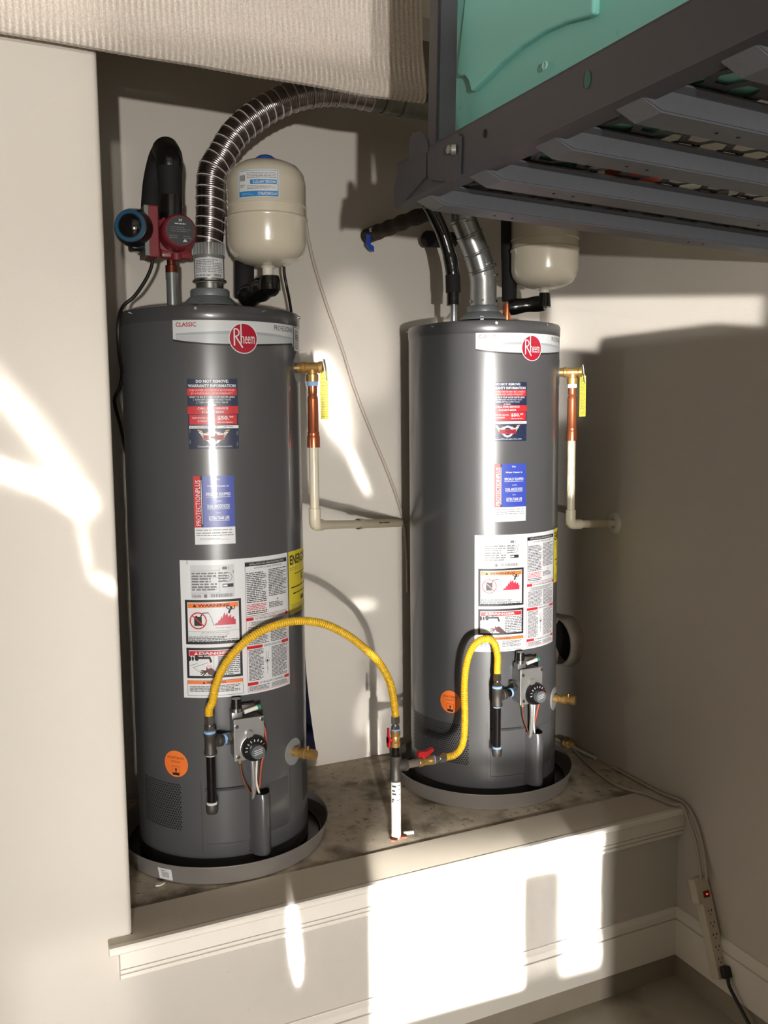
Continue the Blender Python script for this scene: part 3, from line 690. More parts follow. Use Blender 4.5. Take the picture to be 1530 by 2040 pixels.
def protection(par, ph0):
    uL = U(ph0); w = U(24.4); uR = uL + w; v1 = 1.0235; v0 = .8545; vm = .897; h = v1 - v0
    P = Print(cylfn()); P.rect(uL, v0, uR, v1, PAPER, 0); base = P.build('anode_sticker', par); q = Print(cylfn())
    us = uL + w * .17
    q.rect(uL, vm, us, v1, LRED, 1); q.rect(us, vm, uL + w * .22, v1, INK, 1); q.rect(uL + w * .22, vm, uR, v1, LBLUE, 1)
    q.text('PROTECTIONPLUS', uL + w * .045, vm + .005, uL + w * .165, v1 - .010, PAPER, 3, .0, 90); q.rect(uL + w * .185, vm + .008, uL + w * .20, v1 - .010, PAPER, 3)
    X = lambda t: uL + w * (.22 + .78 * t)
    Y = lambda t: v1 - (v1 - vm) * t
    q.text('This', X(.38), Y(.085), X(.55), Y(.05), PAPER, 3, .02); q.text('Water Heater is', X(.14), Y(.215), X(.82), Y(.18), PAPER, 3, .02)
    q.text('SPECIALLY EQUIPPED', X(.10), Y(.395), X(.88), Y(.325), PAPER, 3, .02); q.rect(X(.10), Y(.415), X(.88), Y(.407), PAPER, 3)
    q.text('with', X(.40), Y(.505), X(.60), Y(.475), PAPER, 3); q.text('DUAL ANODE RODS', X(.14), Y(.625), X(.84), Y(.555), PAPER, 3, .02); q.rect(X(.14), Y(.645), X(.84), Y(.637), PAPER, 3)
    q.text('for', X(.42), Y(.73), X(.56), Y(.70), PAPER, 3); q.text('EXTRA TANK LIFE', X(.18), Y(.855), X(.82), Y(.785), PAPER, 3, .02); q.rect(X(.18), Y(.875), X(.82), Y(.867), PAPER, 3)
    q.lines(uL + .004, vm - .018, uR - .004, vm - .003, 2, INKG, 2, .25, seed=6); q.lines(uL + .004, vm - .022, uR - .004, vm - .018, 1, INK, 2, .35, seed=7)
    q.lines(uL + .012, v0 + .010, uR - .012, vm - .026, 2, INKG, 2, .25, seed=8)
    q.build('print', base)

def energy_label(par):
    uL, uR, v0, v1 = U(36.6), U(92), .6485, .8155
    P = Print(cylfn()); P.rect(uL, v0, uR, v1, LYELLOW, 0); base = P.build('energy_label', par); q = Print(cylfn())
    q.text('ENERGYGUIDE', uL + .006, v1 - .036, uL + .19, v1 - .010, INK, 1, .03)
    q.lines(uL + .006, v1 - .052, uL + .06, v1 - .042, 2, INKG, 1, .3, seed=3); q.lines(uL + .03, v1 - .064, uL + .16, v1 - .058, 1, INK, 1, .4, seed=4)
    q.text('$2', uL + .075, v1 - .085, uL + .10, v1 - .065, INK, 1, .03); q.rect(uL + .010, v1 - .098, uR - .01, v1 - .095, INK, 1)
    q.lines(uL + .01, v0 + .006, uR - .02, v0 + .026, 4, INKG, 1, .35, seed=5); q.lines(uL + .02, v0 + .050, uL + .14, v0 + .058, 1, INK, 1, .4, seed=6)
    q.rect(uL + .07, v0 + .030, uL + .10, v0 + .042, INK, 1); q.build('print', base)

def orange_sticker(par, ph, v):
    P = Print(cylfn()); u = U(ph); P.disc(u, v, .0345, LORANGE, 0); base = P.build('round_warning_sticker', par); q = Print(cylfn())
    q.text('DO NOT BLOCK', u - .024, v + .013, u + .024, v + .019, INK, 1, .01); q.lines(u - .014, v + .003, u + .014, v + .009, 2, INK, 1, .3, seed=2)
    q.frame(u - .012, v - .024, u + .012, v - .006, .0008, INK, 1); q.rect(u - .010, v - .030, u + .010, v - .024, INK, 1); q.poly([(u - .004, v - .012), (u + .004, v - .012), (u, v - .021)], INK, 1); q.bar(u, v - .024, u, v - .018, .003, INK, 1)
    q.build('print', base)

def screen(par, p0, p1, z0, z1):
    b = MB(); pu = .0075; rows = int((z1 - z0) / (pu * .87)); cols = int(U(p1 - p0) / pu); n = 6; vs = []; fs = []
    fn = cylfn()
    for r in range(rows):
        for c in range(cols):
            u = U(p0) + (c + .5 * (r % 2)) * pu; v = z0 + r * pu * .87; k = len(vs)
            for i in range(n):
                a = 2 * math.pi * i / n + .5; vs.append(fn(u + .0027 * math.cos(a), v + .0027 * math.sin(a), .0001))
            fs.append(tuple(range(k, k + n)))
    b.add(vs, fs, BLACKHOLE); o = b.build('perforated_screen', par); o['kind'] = 'stuff'

def water_heater(cx, cy, rz, label, wph, aph, oph, oz, scr0, gold):
    t = thing('water_heater', label, 'water heater', (cx, cy, H + 0.004), rz)
    HH_ = HH
    b = MB(); b.lathe([(RH - .02, 0.0), (RH - .004, 0.001), (RH, .006), (RH, HH_ - .034)], TANK, n=128)
    b.build('jacket', t)
    b = MB(); b.lathe([(RH + .0004, HH_ - .036), (RH + .0016, HH_ - .034), (RH + .0016, HH_ - .006), (RH - .001, HH_ - .0015), (RH - .006, HH_), (RH - .03, HH_ + .004), (.12, HH_ + .012), (.0001, HH_ + .014)], TANKD, n=128)
    lid = b.build('lid', t)
    for ph in (-72, -22.9, 19.6, 63.4, 110, 150, -120):
        a = R(ph); d = Vector((math.sin(a), -math.cos(a), 0))
        MB().cyl(d * (RH + .001) + Vector((0, 0, HH_ - .009)), d * (RH + .006) + Vector((0, 0, HH_ - .009)), .0036, CHROME, 10).build('screw', lid)
    brand_label(t); warranty(t, wph); protection(t, aph); big_label(t); energy_label(t); orange_sticker(t, oph, oz)
    q = Print(cylfn()); q.rect(U(50.5), 1.336, U(62), 1.407, PAPER, 0); bl = q.build('barcode_label', t); q = Print(cylfn())
    rr = random.Random(4); v = 1.342
    while v < 1.392: q.rect(U(52.5), v, U(60), v + .0012 + rr.random() * .0015, INK, 1); v += .0042
    q.lines(U(52), 1.394, U(61), 1.404, 2, INK, 1, seed=5); q.build('print', bl)
    screen(t, scr0, -41, .118, .245); screen(t, 50.5, 86, .125, .235)
    # outer access door with the bulge over the burner tubes
    b = MB(); patch(b, -26, 1, .082, .228, .0045, TANK, 16, rim=.004); patch(b, 13, 31, .090, .222, .0030, TANK, 12, rim=.004)
    door = b.build('access_door', t)
    b = MB(); pts = []
    for i in range(13):
        a = R(.5 + 13.0 * i / 12); s = math.sin(math.pi * i / 12) ** .55; r = RH + .048 * s
        pts.append((r * math.sin(a), -r * math.cos(a)))
    vs = []; fs = []; zs = [.052, .062, .20, .214]
    for j, z in enumerate(zs):
        for x, y in pts:
            k = 1.0 if j in (1, 2) else .985
            vs.append((x * k, y * k, z + (0.010 if j == 3 else 0) * 0))
    n_ = len(pts)
    for j in range(3):
        for i in range(n_ - 1): fs.append((j * n_ + i, j * n_ + i + 1, (j + 1) * n_ + i + 1, (j + 1) * n_ + i))
    vs.append((0.0, -RH, .056)); fs += [(len(vs) - 1, i + 1, i) for i in range(n_ - 1)]
    b.add(vs, fs, TANK, True)
    b.add([(x * .97, y * .97, .2085) for x, y in pts], [tuple(range(n_))], BLACKHOLE)
    b.build('door_bulge', door)
    for sm in ((-29.0, -28.2, .06, .25, .0008, TANKD, 2), (33, 33.8, .07, .24, .0008, TANKD, 2), (-26, -2, .2285, .231, .0005, BLACKHOLE, 10)):
        b = MB(); patch(b, *sm); b.build('seam', door)
    # draft hood on legs
    b = MB(); z = HH_ + .012
    b.lathe([(.074, z + .009), (.076, z + .012), (.056, z + .031), (.0515, z + .034), (.0515, z + .049), (.049, z + .053), (.0372, z + .054)], HOOD, n=40)
    b.lathe([(.072, z + .010), (.0001, z + .028)], BLACKHOLE, n=32)
    hood = b.build('draft_hood', t)
    for ph in (-35, 90, 215):
        a = R(ph); MB().box(-.005, .005, -.0015, .0015, z - .008, z + .016, CHROME, Matrix.Rotation(a, 4, 'Z') @ Matrix.Translation((0, -.072, 0))).build('leg', hood)
    # gas control valve
    v = thing('gas_control_valve', None, None); del v  # placeholder removed below
    return t

def remove_empty(nm):
    for o in list(bpy.data.objects):
        if o.name.startswith(nm) and o.type == 'EMPTY': bpy.data.objects.remove(o)

def gas_valve(t):
    vx, vz, vy = -.004, .368, -.262
    M = Matrix.Translation((vx, vy, vz))
    b = MB(); b.box(-.036, .036, -.012, .045, -.052, .050, mat('cast_aluminium', '9c9c9c', .42, .8, var=.1, scale=60), M, bev=.004)
    body = b.build('gas_control_valve', t)
    MB().box(-.039, .039, -.0165, -.011, -.054, .053, mat('valve_plate', 'b9b8b6', .34, .75, var=.08, scale=70), M, bev=.0015).build('cover_plate', body)
    for x, z in ((-.032, .036), (.033, .046), (-.030, -.042), (.034, -.028)): MB().cyl((vx + x, vy - .0165, vz + z), (vx + x, vy - .021, vz + z), .0045, CHROME, 12).build('screw', body)
    MB().cyl((vx - .001, vy - .016, vz + .013), (vx - .001, vy - .024, vz + .013), .0095, mat('button_steel', 'c8c6c2', .3, .8), 20).build('button', body)
    dx, dz = .010, -.024
    b = MB(); b.turn((vx + dx, vy - .016, vz + dz), (vx + dx, vy - .05, vz + dz), [(.033, 0), (.033, .004), (.0315, .006), (.0315, .014), (.029, .018), (.0001, .019)], mat('dial_black', '111011', .3, coat=.4), 36)
    b.turn((vx + dx, vy - .0158, vz + dz), (vx + dx, vy - .05, vz + dz), [(.034, 0), (.034, .003), (.032, .0035)], CHROME, 36)
    b.turn((vx + dx + .004, vy - .034, vz + dz - .004), (vx + dx + .004, vy - .06, vz + dz - .004), [(.0185, 0), (.0175, .012), (.0001, .013)], mat('knob_grey', '6f7476', .3, .3), 28)
    dial = b.build('temperature_dial', body)
    q = Print(lambda u, w_, o_: (vx + dx + u, vy - .0353 - o_, vz + dz + w_))
    for k, a in enumerate(range(30, 200, 22)):
        aa = R(a); q.bar(.021 * math.cos(aa), .021 * math.sin(aa), .027 * math.cos(aa), .027 * math.sin(aa), .0022, PAPER if a > 40 else RED, 1)
    q.fn = lambda u, w_, o_: (vx + dx + .004 + u, vy - .0473 - o_, vz + dz - .004 + w_)
    for k in range(3): q.bar(-.011, -.006 + k * .005, .010, -.001 + k * .005, .0018, PAPER, 1)
    q.build('markings', dial)
    b = MB(); b.box(-.040, -.012, -.004, .02, .050, .068, mat('cast_aluminium', '9c9c9c'), M, bev=.002); b.cyl((vx - .026, vy + .006, vz + .066), (vx - .026, vy + .006, vz + .076), .013, CHROME, 16)
    b.build('pilot_housing', body)
    b = MB(); b.cyl((vx - .025, vy + .006, vz + .076), (vx - .025, vy + .006, vz + .100), .0135, mat('dial_black', '111011'), 12, r1=.012)
    b.build('pilot_knob', body)
    b = MB(); b.cyl((vx - .008, vy - .004, vz + .066), (vx + .026, vy - .004, vz + .073), .0055, WHITEP, 14); b.cyl((vx + .026, vy - .004, vz + .073), (vx + .034, vy - .004, vz + .0745), .0058, LGREEN, 14)
    b.box(-.012, .022, .002, .016, .068, .082, CASTIRON, M, bev=.002); b.build('igniter', body)
    # tubes and wires down into the bulge
    b = MB(); b.tube([(vx + .010, vy - .002, vz - .05), (vx + .012, vy - .002, vz - .10), (vx + .016, -RH - .02, .20)], .006, STEEL, 12); b.build('burner_tube', body)
    b = MB(); b.tube([(vx + .024, vy, vz - .05), (vx + .021, vy, vz - .09), (vx + .020, vy, vz - .12), (.028, -RH - .02, .20)], .0028, WHITEP, 8); b.build('thermocouple', body)
    b = MB(); b.cyl((vx - .022, vy - .002, vz - .05), (vx - .022, vy - .002, vz - .064), .005, BRASS, 10); b.tube([(vx - .022, vy - .002, vz - .062), (vx - .016, vy, vz - .10), (vx - .006, vy, vz - .13), (.012, -RH - .018, .20)], .0018, COPPER, 8); b.build('pilot_tube', body)
    b = MB(); b.tube([(vx + .037, vy + .006, vz + .035), (vx + .046, vy, vz + .01), (vx + .046, vy - .002, vz - .035), (vx + .034, vy, vz - .08), (.030, -RH - .01, .222)], .0022, mat('orange_wire', 'c4583c', .5), 8); b.build('igniter_wire', body)
    b = MB(); b.cyl((vx, vy + .02, vz), (vx, -RH + .002, vz), .02, CASTIRON, 16); b.build('mounting_stem', body)
    b = MB(); b.hexnut((vx - .034, vy + .012, vz - .002), (vx - .052, vy + .012, vz - .002), .0155, CHROME); b.build('inlet_nut', body)

def drain_valve(t, ph):
    a = R(ph); d = Vector((math.sin(a), -math.cos(a), 0)); z = .278; p = d * RH + Vector((0, 0, z))
    MB().cyl(p - d * .004, p + d * .0012, .036, mat('grey_grommet', '8a8c8d', .4), 32).build('valve_grommet', t)
    b = MB(); b.turn(p, p + d, [(.013, 0), (.013, .014), (.010, .016), (.010, .024), (.0145, .026), (.0145, .038), (.011, .040), (.011, .052), (.0145, .053), (.0145, .068), (.001, .069)], BRASS)
    o = b.build('drain_valve', t); pp = p + d * .046
    MB().cyl(pp, pp + Vector((0, 0, .021)), .005, mat('bright_brass', 'd9b56a', .25, 1.0), 12).build('stem_screw', o)

def relief_valve(t, ph):
    a = R(ph); d = Vector((math.sin(a), -math.cos(a), 0)); z = 1.293; p = d * RH + Vector((0, 0, z)); q = p + d * .040
    MB().cyl(p - d * .004, p + d * .0008, .040, TANKD, 32).build('valve_collar', t)
    b = MB(); b.turn(p, p + d, [(.013, 0), (.013, .012), (.016, .014), (.016, .022), (.0135, .024), (.0135, .056), (.016, .058), (.016, .068), (.012, .070), (.001, .071)], BRASS)
    b.turn(q + Vector((0, 0, .002)), q - Vector((0, 0, 1)), [(.012, 0), (.013, .018), (.0165, .020), (.0165, .038), (.001, .039)], BRASS)
    o = b.build('relief_valve', t)
    e = p + d * .070
    b = MB(); s = Vector((math.cos(a), math.sin(a), 0))
    b.box(-.012, .012, -.0015, .0015, -.034, .022, mat('lever_zinc', 'a9b3ae', .35, .7), Matrix.Translation(e + d * .004) @ Matrix.Rotation(a, 4, 'Z') @ Matrix.Rotation(R(-8), 4, 'X'), bev=.001)
    b.build('test_lever', o)
    tg = MB(); tg.box(-.0015, .0005, -.010, .012, -.135, -.010, mat('tag_yellow', 'd9cb3a', .5), Matrix.Translation(e + d * .002 + s * 0.0) @ Matrix.Rotation(a + R(35), 4, 'Z')); to = tg.build('warning_tag', o)
    mm = Matrix.Translation(e + d * .002) @ Matrix.Rotation(a + R(35), 4, 'Z')
    pr = Print(lambda u, v_, o_: tuple(mm @ Vector((-.0017 - o_, -u, v_)))); pr.lines(-.010, -.130, .009, -.014, 26, INKG, 1, .35, seed=4); pr.build('print', to)
    return q

HC = [Vector((-1.29288, 0.39244, 0)), Vector((-0.41853, 0.45061, 0))]
HR = [R(0), R(0.8)]
def pt_local(i, x, y, z):
    c = HC[i]; a = HR[i]
    return Vector((c.x + x * math.cos(a) - y * math.sin(a), c.y + x * math.sin(a) + y * math.cos(a), H + .004 + z))
t1 = water_heater(HC[0].x, HC[0].y, HR[0], 'dark grey left water heater beside the alcove edge, yellow energy label showing', -29.6, -27.6, -45.2, .2905, -75, False)
t2 = water_heater(HC[1].x, HC[1].y, HR[1], 'lighter lit grey tank water heater on the right, standing under the overhead rack', -29.3, -23.8, -56.6, .3045, -99, False)
for o in [o for o in bpy.data.objects if o.type == 'EMPTY' and o.name.startswith('gas_control_valve')]: bpy.data.objects.remove(o)
for t, pd, pr_ in ((t1, 38, 57), (t2, 41, 53)):
    gas_valve(t); drain_valve(t, pd); relief_valve(t, pr_)
# plastic pouch with the manual taped on the right flank of the left heater
b = MB(); n = 10; vs = []; fs = []
for i in range(n + 1):
    z = .62 - i * .041; k = i / n
    rr_ = RH + .002 + .030 * k ** 2
    a0, a1 = R(82), R(104)
    vs += [(rr_ * math.sin(a0), -rr_ * math.cos(a0), z), ((RH + .003) * math.sin(a1), -(RH + .003) * math.cos(a1), z - .01 * k)]
for i in range(n): fs += [(2 * i, 2 * i + 1, 2 * i + 3, 2 * i + 2), (2 * i + 2, 2 * i + 3, 2 * i + 1, 2 * i)]
fs = fs[::2]
b.add(vs, fs, mat('pouch_dark', '24243a', .3, coat=.4), True)
b.box(RH + .001, RH + .003, .03, .06, .62, .70, PAPER); b.build('manual_pouch', t1)

# ------------------------------------------------------------------ drain pans
def pan(c, label, sticker):
    t = thing('drain_pan', label, 'pan', (c.x, c.y, H))
    b = MB(); b.lathe([(.0001, .001), (.268, .001), (.272, .004), (.2835, .046), (.2855, .0515), (.2880, .0530), (.2895, .0505), (.2885, .047), (.2865, .046), (.2765, .003), (.270, -.0002), (.0001, -.0002)], PAN, n=96)
    b.build('pan_body', t)
    MB().lathe([(.0001, .0018), (.262, .0018), (.266, .006)], mat('pan_inside_black', '0f0e0e', .25, .3), n=64).build('pan_lining', t)
    if sticker:
        def fn(u, v, o_):
            a = R(-47) + u / .28; k = v / .046; r = .2775 + .0095 * k + .0008 + o_
            return (r * math.sin(a), -r * math.cos(a), v)
        q = Print(fn); q.rect(-.020, .008, .020, .040, PAPER, 0); l = q.build('barcode_label', t); q = Print(fn)
        u = -.010
        while u < .010: q.rect(u, .014, u + .0012, .030, INKG, 1); u += .0024
        q.lines(-.012, .031, .012, .036, 1, INKG, 1); q.build('print', l)
pan(HC[0], 'round grey metal drain pan under the left water heater, white barcode sticker on its rim', True)
pan(HC[1], 'round grey metal drain pan under the right water heater', False)

# ------------------------------------------------------------------ vents
def flex_duct():
    px = [(419, 490), (419, 435), (422, 348), (441, 311), (466, 270), (500, 239), (539, 213), (582, 194), (637, 183), (690, 184), (740, 193)]
    base = Vector((HC[0].x, HC[0].y, H + HH + .125))
    pts = [PY(a, b_, HC[0].y) for a, b_ in px]
    pts[0] = Vector((HC[0].x, HC[0].y, pts[0].z))
    t = thing('flexible_vent_duct', 'shiny corrugated flexible metal vent duct curving up from the left water heater', 'duct', (HC[0].x, HC[0].y, H + HH + .10))
    inv = -t.location
    Q = [p + inv for p in resample(pts, .0013)]
    b = MB(); b.sweep(Q, .0375, FLEX, 40, rf=lambda d: .0372 + .0008 * math.sin(d * 2 * math.pi / .0052), caps=False); b.sharp = False; b.build('corrugated_tube', t)
    d = 0; nxt = .012; rings = []
    for i in range(1, len(Q)):
        d += (Q[i] - Q[i - 1]).length
        if d > nxt:
            tn = (Q[i] - Q[i - 1]).normalized(); tilt = tn.orthogonal().normalized() * .12
            a = Q[i]; MB().turn(a, a + (tn + Vector((.13, 0, 0))).normalized(), [(.0376, -.0016), (.0398, -.0008), (.0400, .0008), (.0376, .0016)], FLEXR, 40).build('seam_ridge', t); nxt += .0262
    z0 = pts[0].z - t.location.z; b = MB()
    b.lathe([(.0375, z0 + .004), (.0400, z0), (.0405, z0 - .026), (.0415, z0 - .030), (.0395, z0 - .034)], STEEL, n=40)
    for k in range(26):
        a = 2 * math.pi * k / 26; b.box(-.0012, .0012, .0395, .0435, z0 - .026, z0 + .002, STEEL, Matrix.Rotation(a, 4, 'Z'))
    b.build('crimped_collar', t)
    b = MB(); b.lathe([(.0395, z0 - .034), (.0395, z0 - .098)], DUCT, n=40); b.build('connector_sleeve', t)
    b = MB(); b.lathe([(.0445, z0 - .090), (.0450, z0 - .094), (.036, z0 - .098), (.0372, z0 - .099), (.0372, -.036)], CHROME, n=40); b.build('hood_pipe', t)
    q = Print(lambda u, v, o_: ((.0402 + o_) * math.sin(u / .0402), -(.0402 + o_) * math.cos(u / .0402), v)); q.rect(-.055, z0 - .086, .035, z0 - .036, PAPER, 0); l = q.build('rating_label', t)
    q = Print(q.fn); q.lines(-.050, z0 - .074, .030, z0 - .040, 8, INKG, 1, .4, seed=3); u = .002
    while u < .024: q.rect(u, z0 - .084, u + .0011, z0 - .077, INK, 1); u += .0021
    q.lines(-.05, z0 - .084, -.004, z0 - .078, 1, INKG, 1, seed=4); q.build('print', l)
    # rigid elbows beyond the flexible run
    t2_ = thing('galvanised_vent_pipe', 'dull galvanised vent pipe running right from the flexible duct below the ribbed cloth', 'vent pipe', pts[-1])
    e = [PY(a, b_, HC[0].y) - pts[-1] for a, b_ in [(735, 192), (765, 199), (800, 206), (850, 213)]]
    gm = mat('dull_galvanised', '8b8d84', .45, .8, var=.25, scale=50)
    b = MB(); b.sweep(resample(e, .01), .036, gm, 28, rf=lambda d: .037 - .003 * (d % .055) / .055); b.build('pipe', t2_)
    b = MB()
    for k in (1, 2): 
        tn = (e[k] - e[k - 1]).normalized(); b.turn(e[k], e[k] + tn, [(.037, -.004), (.0395, -.002), (.0395, .004), (.036, .006)], gm, 28)
    e2 = e[-1] + Vector((.25, .02, -.01)); b.cyl(e[-1], e2, .036, gm, 28); b.build('joint', t2_)
flex_duct()
def vent2():
    c = HC[1]; z = H + HH + .10
    t = thing('galvanised_vent_elbow', 'galvanised sheet metal vent pipe bending up left from the right water heater', 'vent pipe', (c.x, c.y, z))
    px = [(964, 600), (962, 560), (960, 540), (950, 505), (936, 470), (924, 440), (916, 400), (914, 340)]
    pts = [PY(a, b_, c.y) for a, b_ in px]; pts[0] = Vector((c.x, c.y, z - .034)); pts[1] = Vector((c.x, c.y, pts[1].z)); P = [p - t.location for p in pts]
    P[7].x = P[6].x
    b = MB(); b.sweep([P[0], P[1], (P[1] + P[2]) / 2, P[2]], .0405, STEEL, 36, caps=False); b.build('lower_section', t)
    gm = mat('dull_vent_steel', 'a8abac', .28, .8, var=.12, scale=25)
    def seg(i, j, r, nm):
        b = MB(); d = (P[j] - P[i]); L = d.length; b.turn(P[i] - d * .06, P[j], [(r + .001, 0), (r + .003, .003), (r + .003, .008), (r, .010), (r, L * 1.12)], gm, 36); b.build(nm, t)
    seg(2, 3, .040, 'elbow_segment'); seg(3, 4, .0395, 'elbow_segment'); seg(4, 5, .039, 'elbow_segment'); seg(5, 7, .038, 'upper_section')
    for k, (i, ang) in enumerate([(1, -60), (1, 0), (1, 60), (2, -50), (2, 20), (2, 60), (0, -70), (0, -10), (0, 55)]):
        a = R(ang - 25); o = P[i] + Vector((math.sin(a), -math.cos(a), 0)) * .040 + Vector((0, 0, .016)); MB().cyl(o, o + Vector((math.sin(a), -math.cos(a), 0)) * .006, .0045, CHROME, 8).build('screw', t)
vent2()

# ------------------------------------------------------------------ expansion tanks
def exp_tank(c, zb, zt, label, kind):
    t = thing('expansion_tank', label, 'expansion tank', (c.x, c.y, zb - .03))
    h = zt - zb; r = .1015; z = .03
    prof = [(.0001, z), (.030, z + .001), (.060, z + .008), (.084, z + .020), (.096, z + .036), (r, z + .055), (r, z + .108), (r + .0028, z + .112), (r + .0028, z + .117), (r - .0015, z + .121), (r - .0015, z + .142), (r + .0012, z + .145), (r + .0012, z + .148), (r, z + .150),
            (r, z + h - .060), (.097, z + h - .036), (.084, z + h - .018), (.060, z + h - .006), (.030, z + h - .001), (.0001, z + h)]
    MB().lathe(prof, CREAM, n=72).build('tank_shell', t)
    MB().lathe([(.001, z - .022), (.014, z - .022), (.014, z - .004), (.020, z + .002)], mat('nipple_white', 'd8d2c4', .35), n=20).build('connection_nipple', t)
    if kind == 1:
        MB().lathe([(.026, z + h - .004), (.025, z + h + .008), (.016, z + h + .014), (.0001, z + h + .015)], BLUECAP, n=24).build('valve_cap', t)
        def fn(u, v, o_):
            a = R(-29) + u / r; return ((r + .0012 + o_) * math.sin(a), -(r + .0012 + o_) * math.cos(a), v)
        v1 = z + h - .044; v0 = v1 - .066; w = .052
        q = Print(fn); q.rect(-w, v0, w, v1, PAPER, 0); l = q.build('tank_label', t); q = Print(fn)
        q.frame(-w + .002, v0 + .002, w - .002, v1 - .002, .0012, LCYAN, 1); q.rect(-w + .003, v0 + .002, w - .003, v0 + .015, LCYAN, 2)
        q.text('HYDROPRO', w - .052, v0 + .005, w - .005, v0 + .012, PAPER, 3, .02, 180); q.lines(-w + .010, v0 + .005, -w + .042, v0 + .012, 2, mat('label_pale_blue', '8fc0e4', .4), 3, .4)
        q.rect(-w + .033, v1 - .035, w - .006, v1 - .024, LCYAN, 2); q.text('MODEL HPTET2', -w + .040, v1 - .0325, w - .009, v1 - .0265, PAPER, 3, .02, 180)
        q.lines(-w + .025, v1 - .021, w - .006, v1 - .006, 4, INKG, 2, .35, seed=2); q.lines(-w + .025, v1 - .047, w - .006, v1 - .037, 3, INKG, 2, .35, seed=3)
        u = -w + .006
        while u < -w + .020: q.rect(u, v1 - .026, u + .0009, v1 - .012, INK, 2); u += .0016
        q.lines(-w + .006, v1 - .042, -w + .020, v1 - .034, 2, INKG, 2, seed=6); q.build('print', l)
    else:
        def fn(u, v, o_):
            a = R(6) + u / r; return ((r + .0012 + o_) * math.sin(a), -(r + .0012 + o_) * math.cos(a), v)
        q = Print(fn); q.rect(-.024, z + .170, .022, z + .188, LYELLOW, 0); l = q.build('caution_label', t); q = Print(fn); q.rect(-.021, z + .173, .019, z + .185, mat('label_olive', '5a5014', .5), 1); q.text('CAUTION', -.018, z + .176, .016, z + .182, LYELLOW, 2, .02); q.build('print', l)
tk1 = PY(531, 430, .27); k1 = PY(537, 527, .27); top1 = PY(525, 322, .27)
exp_tank(Vector((tk1.x, .27)), PY(537, 532, .27).z, PY(525, 322, .27).z, 'cream expansion tank with blue cap and blue white label above the left heater', 1)
tk2 = PY(1085, 520, .33)
exp_tank(Vector((tk2.x, .33)), PY(1085, 577, .33).z, PY(1085, 577, .33).z + .285, 'cream expansion tank half hidden by the overhead rack, above the right heater', 2)

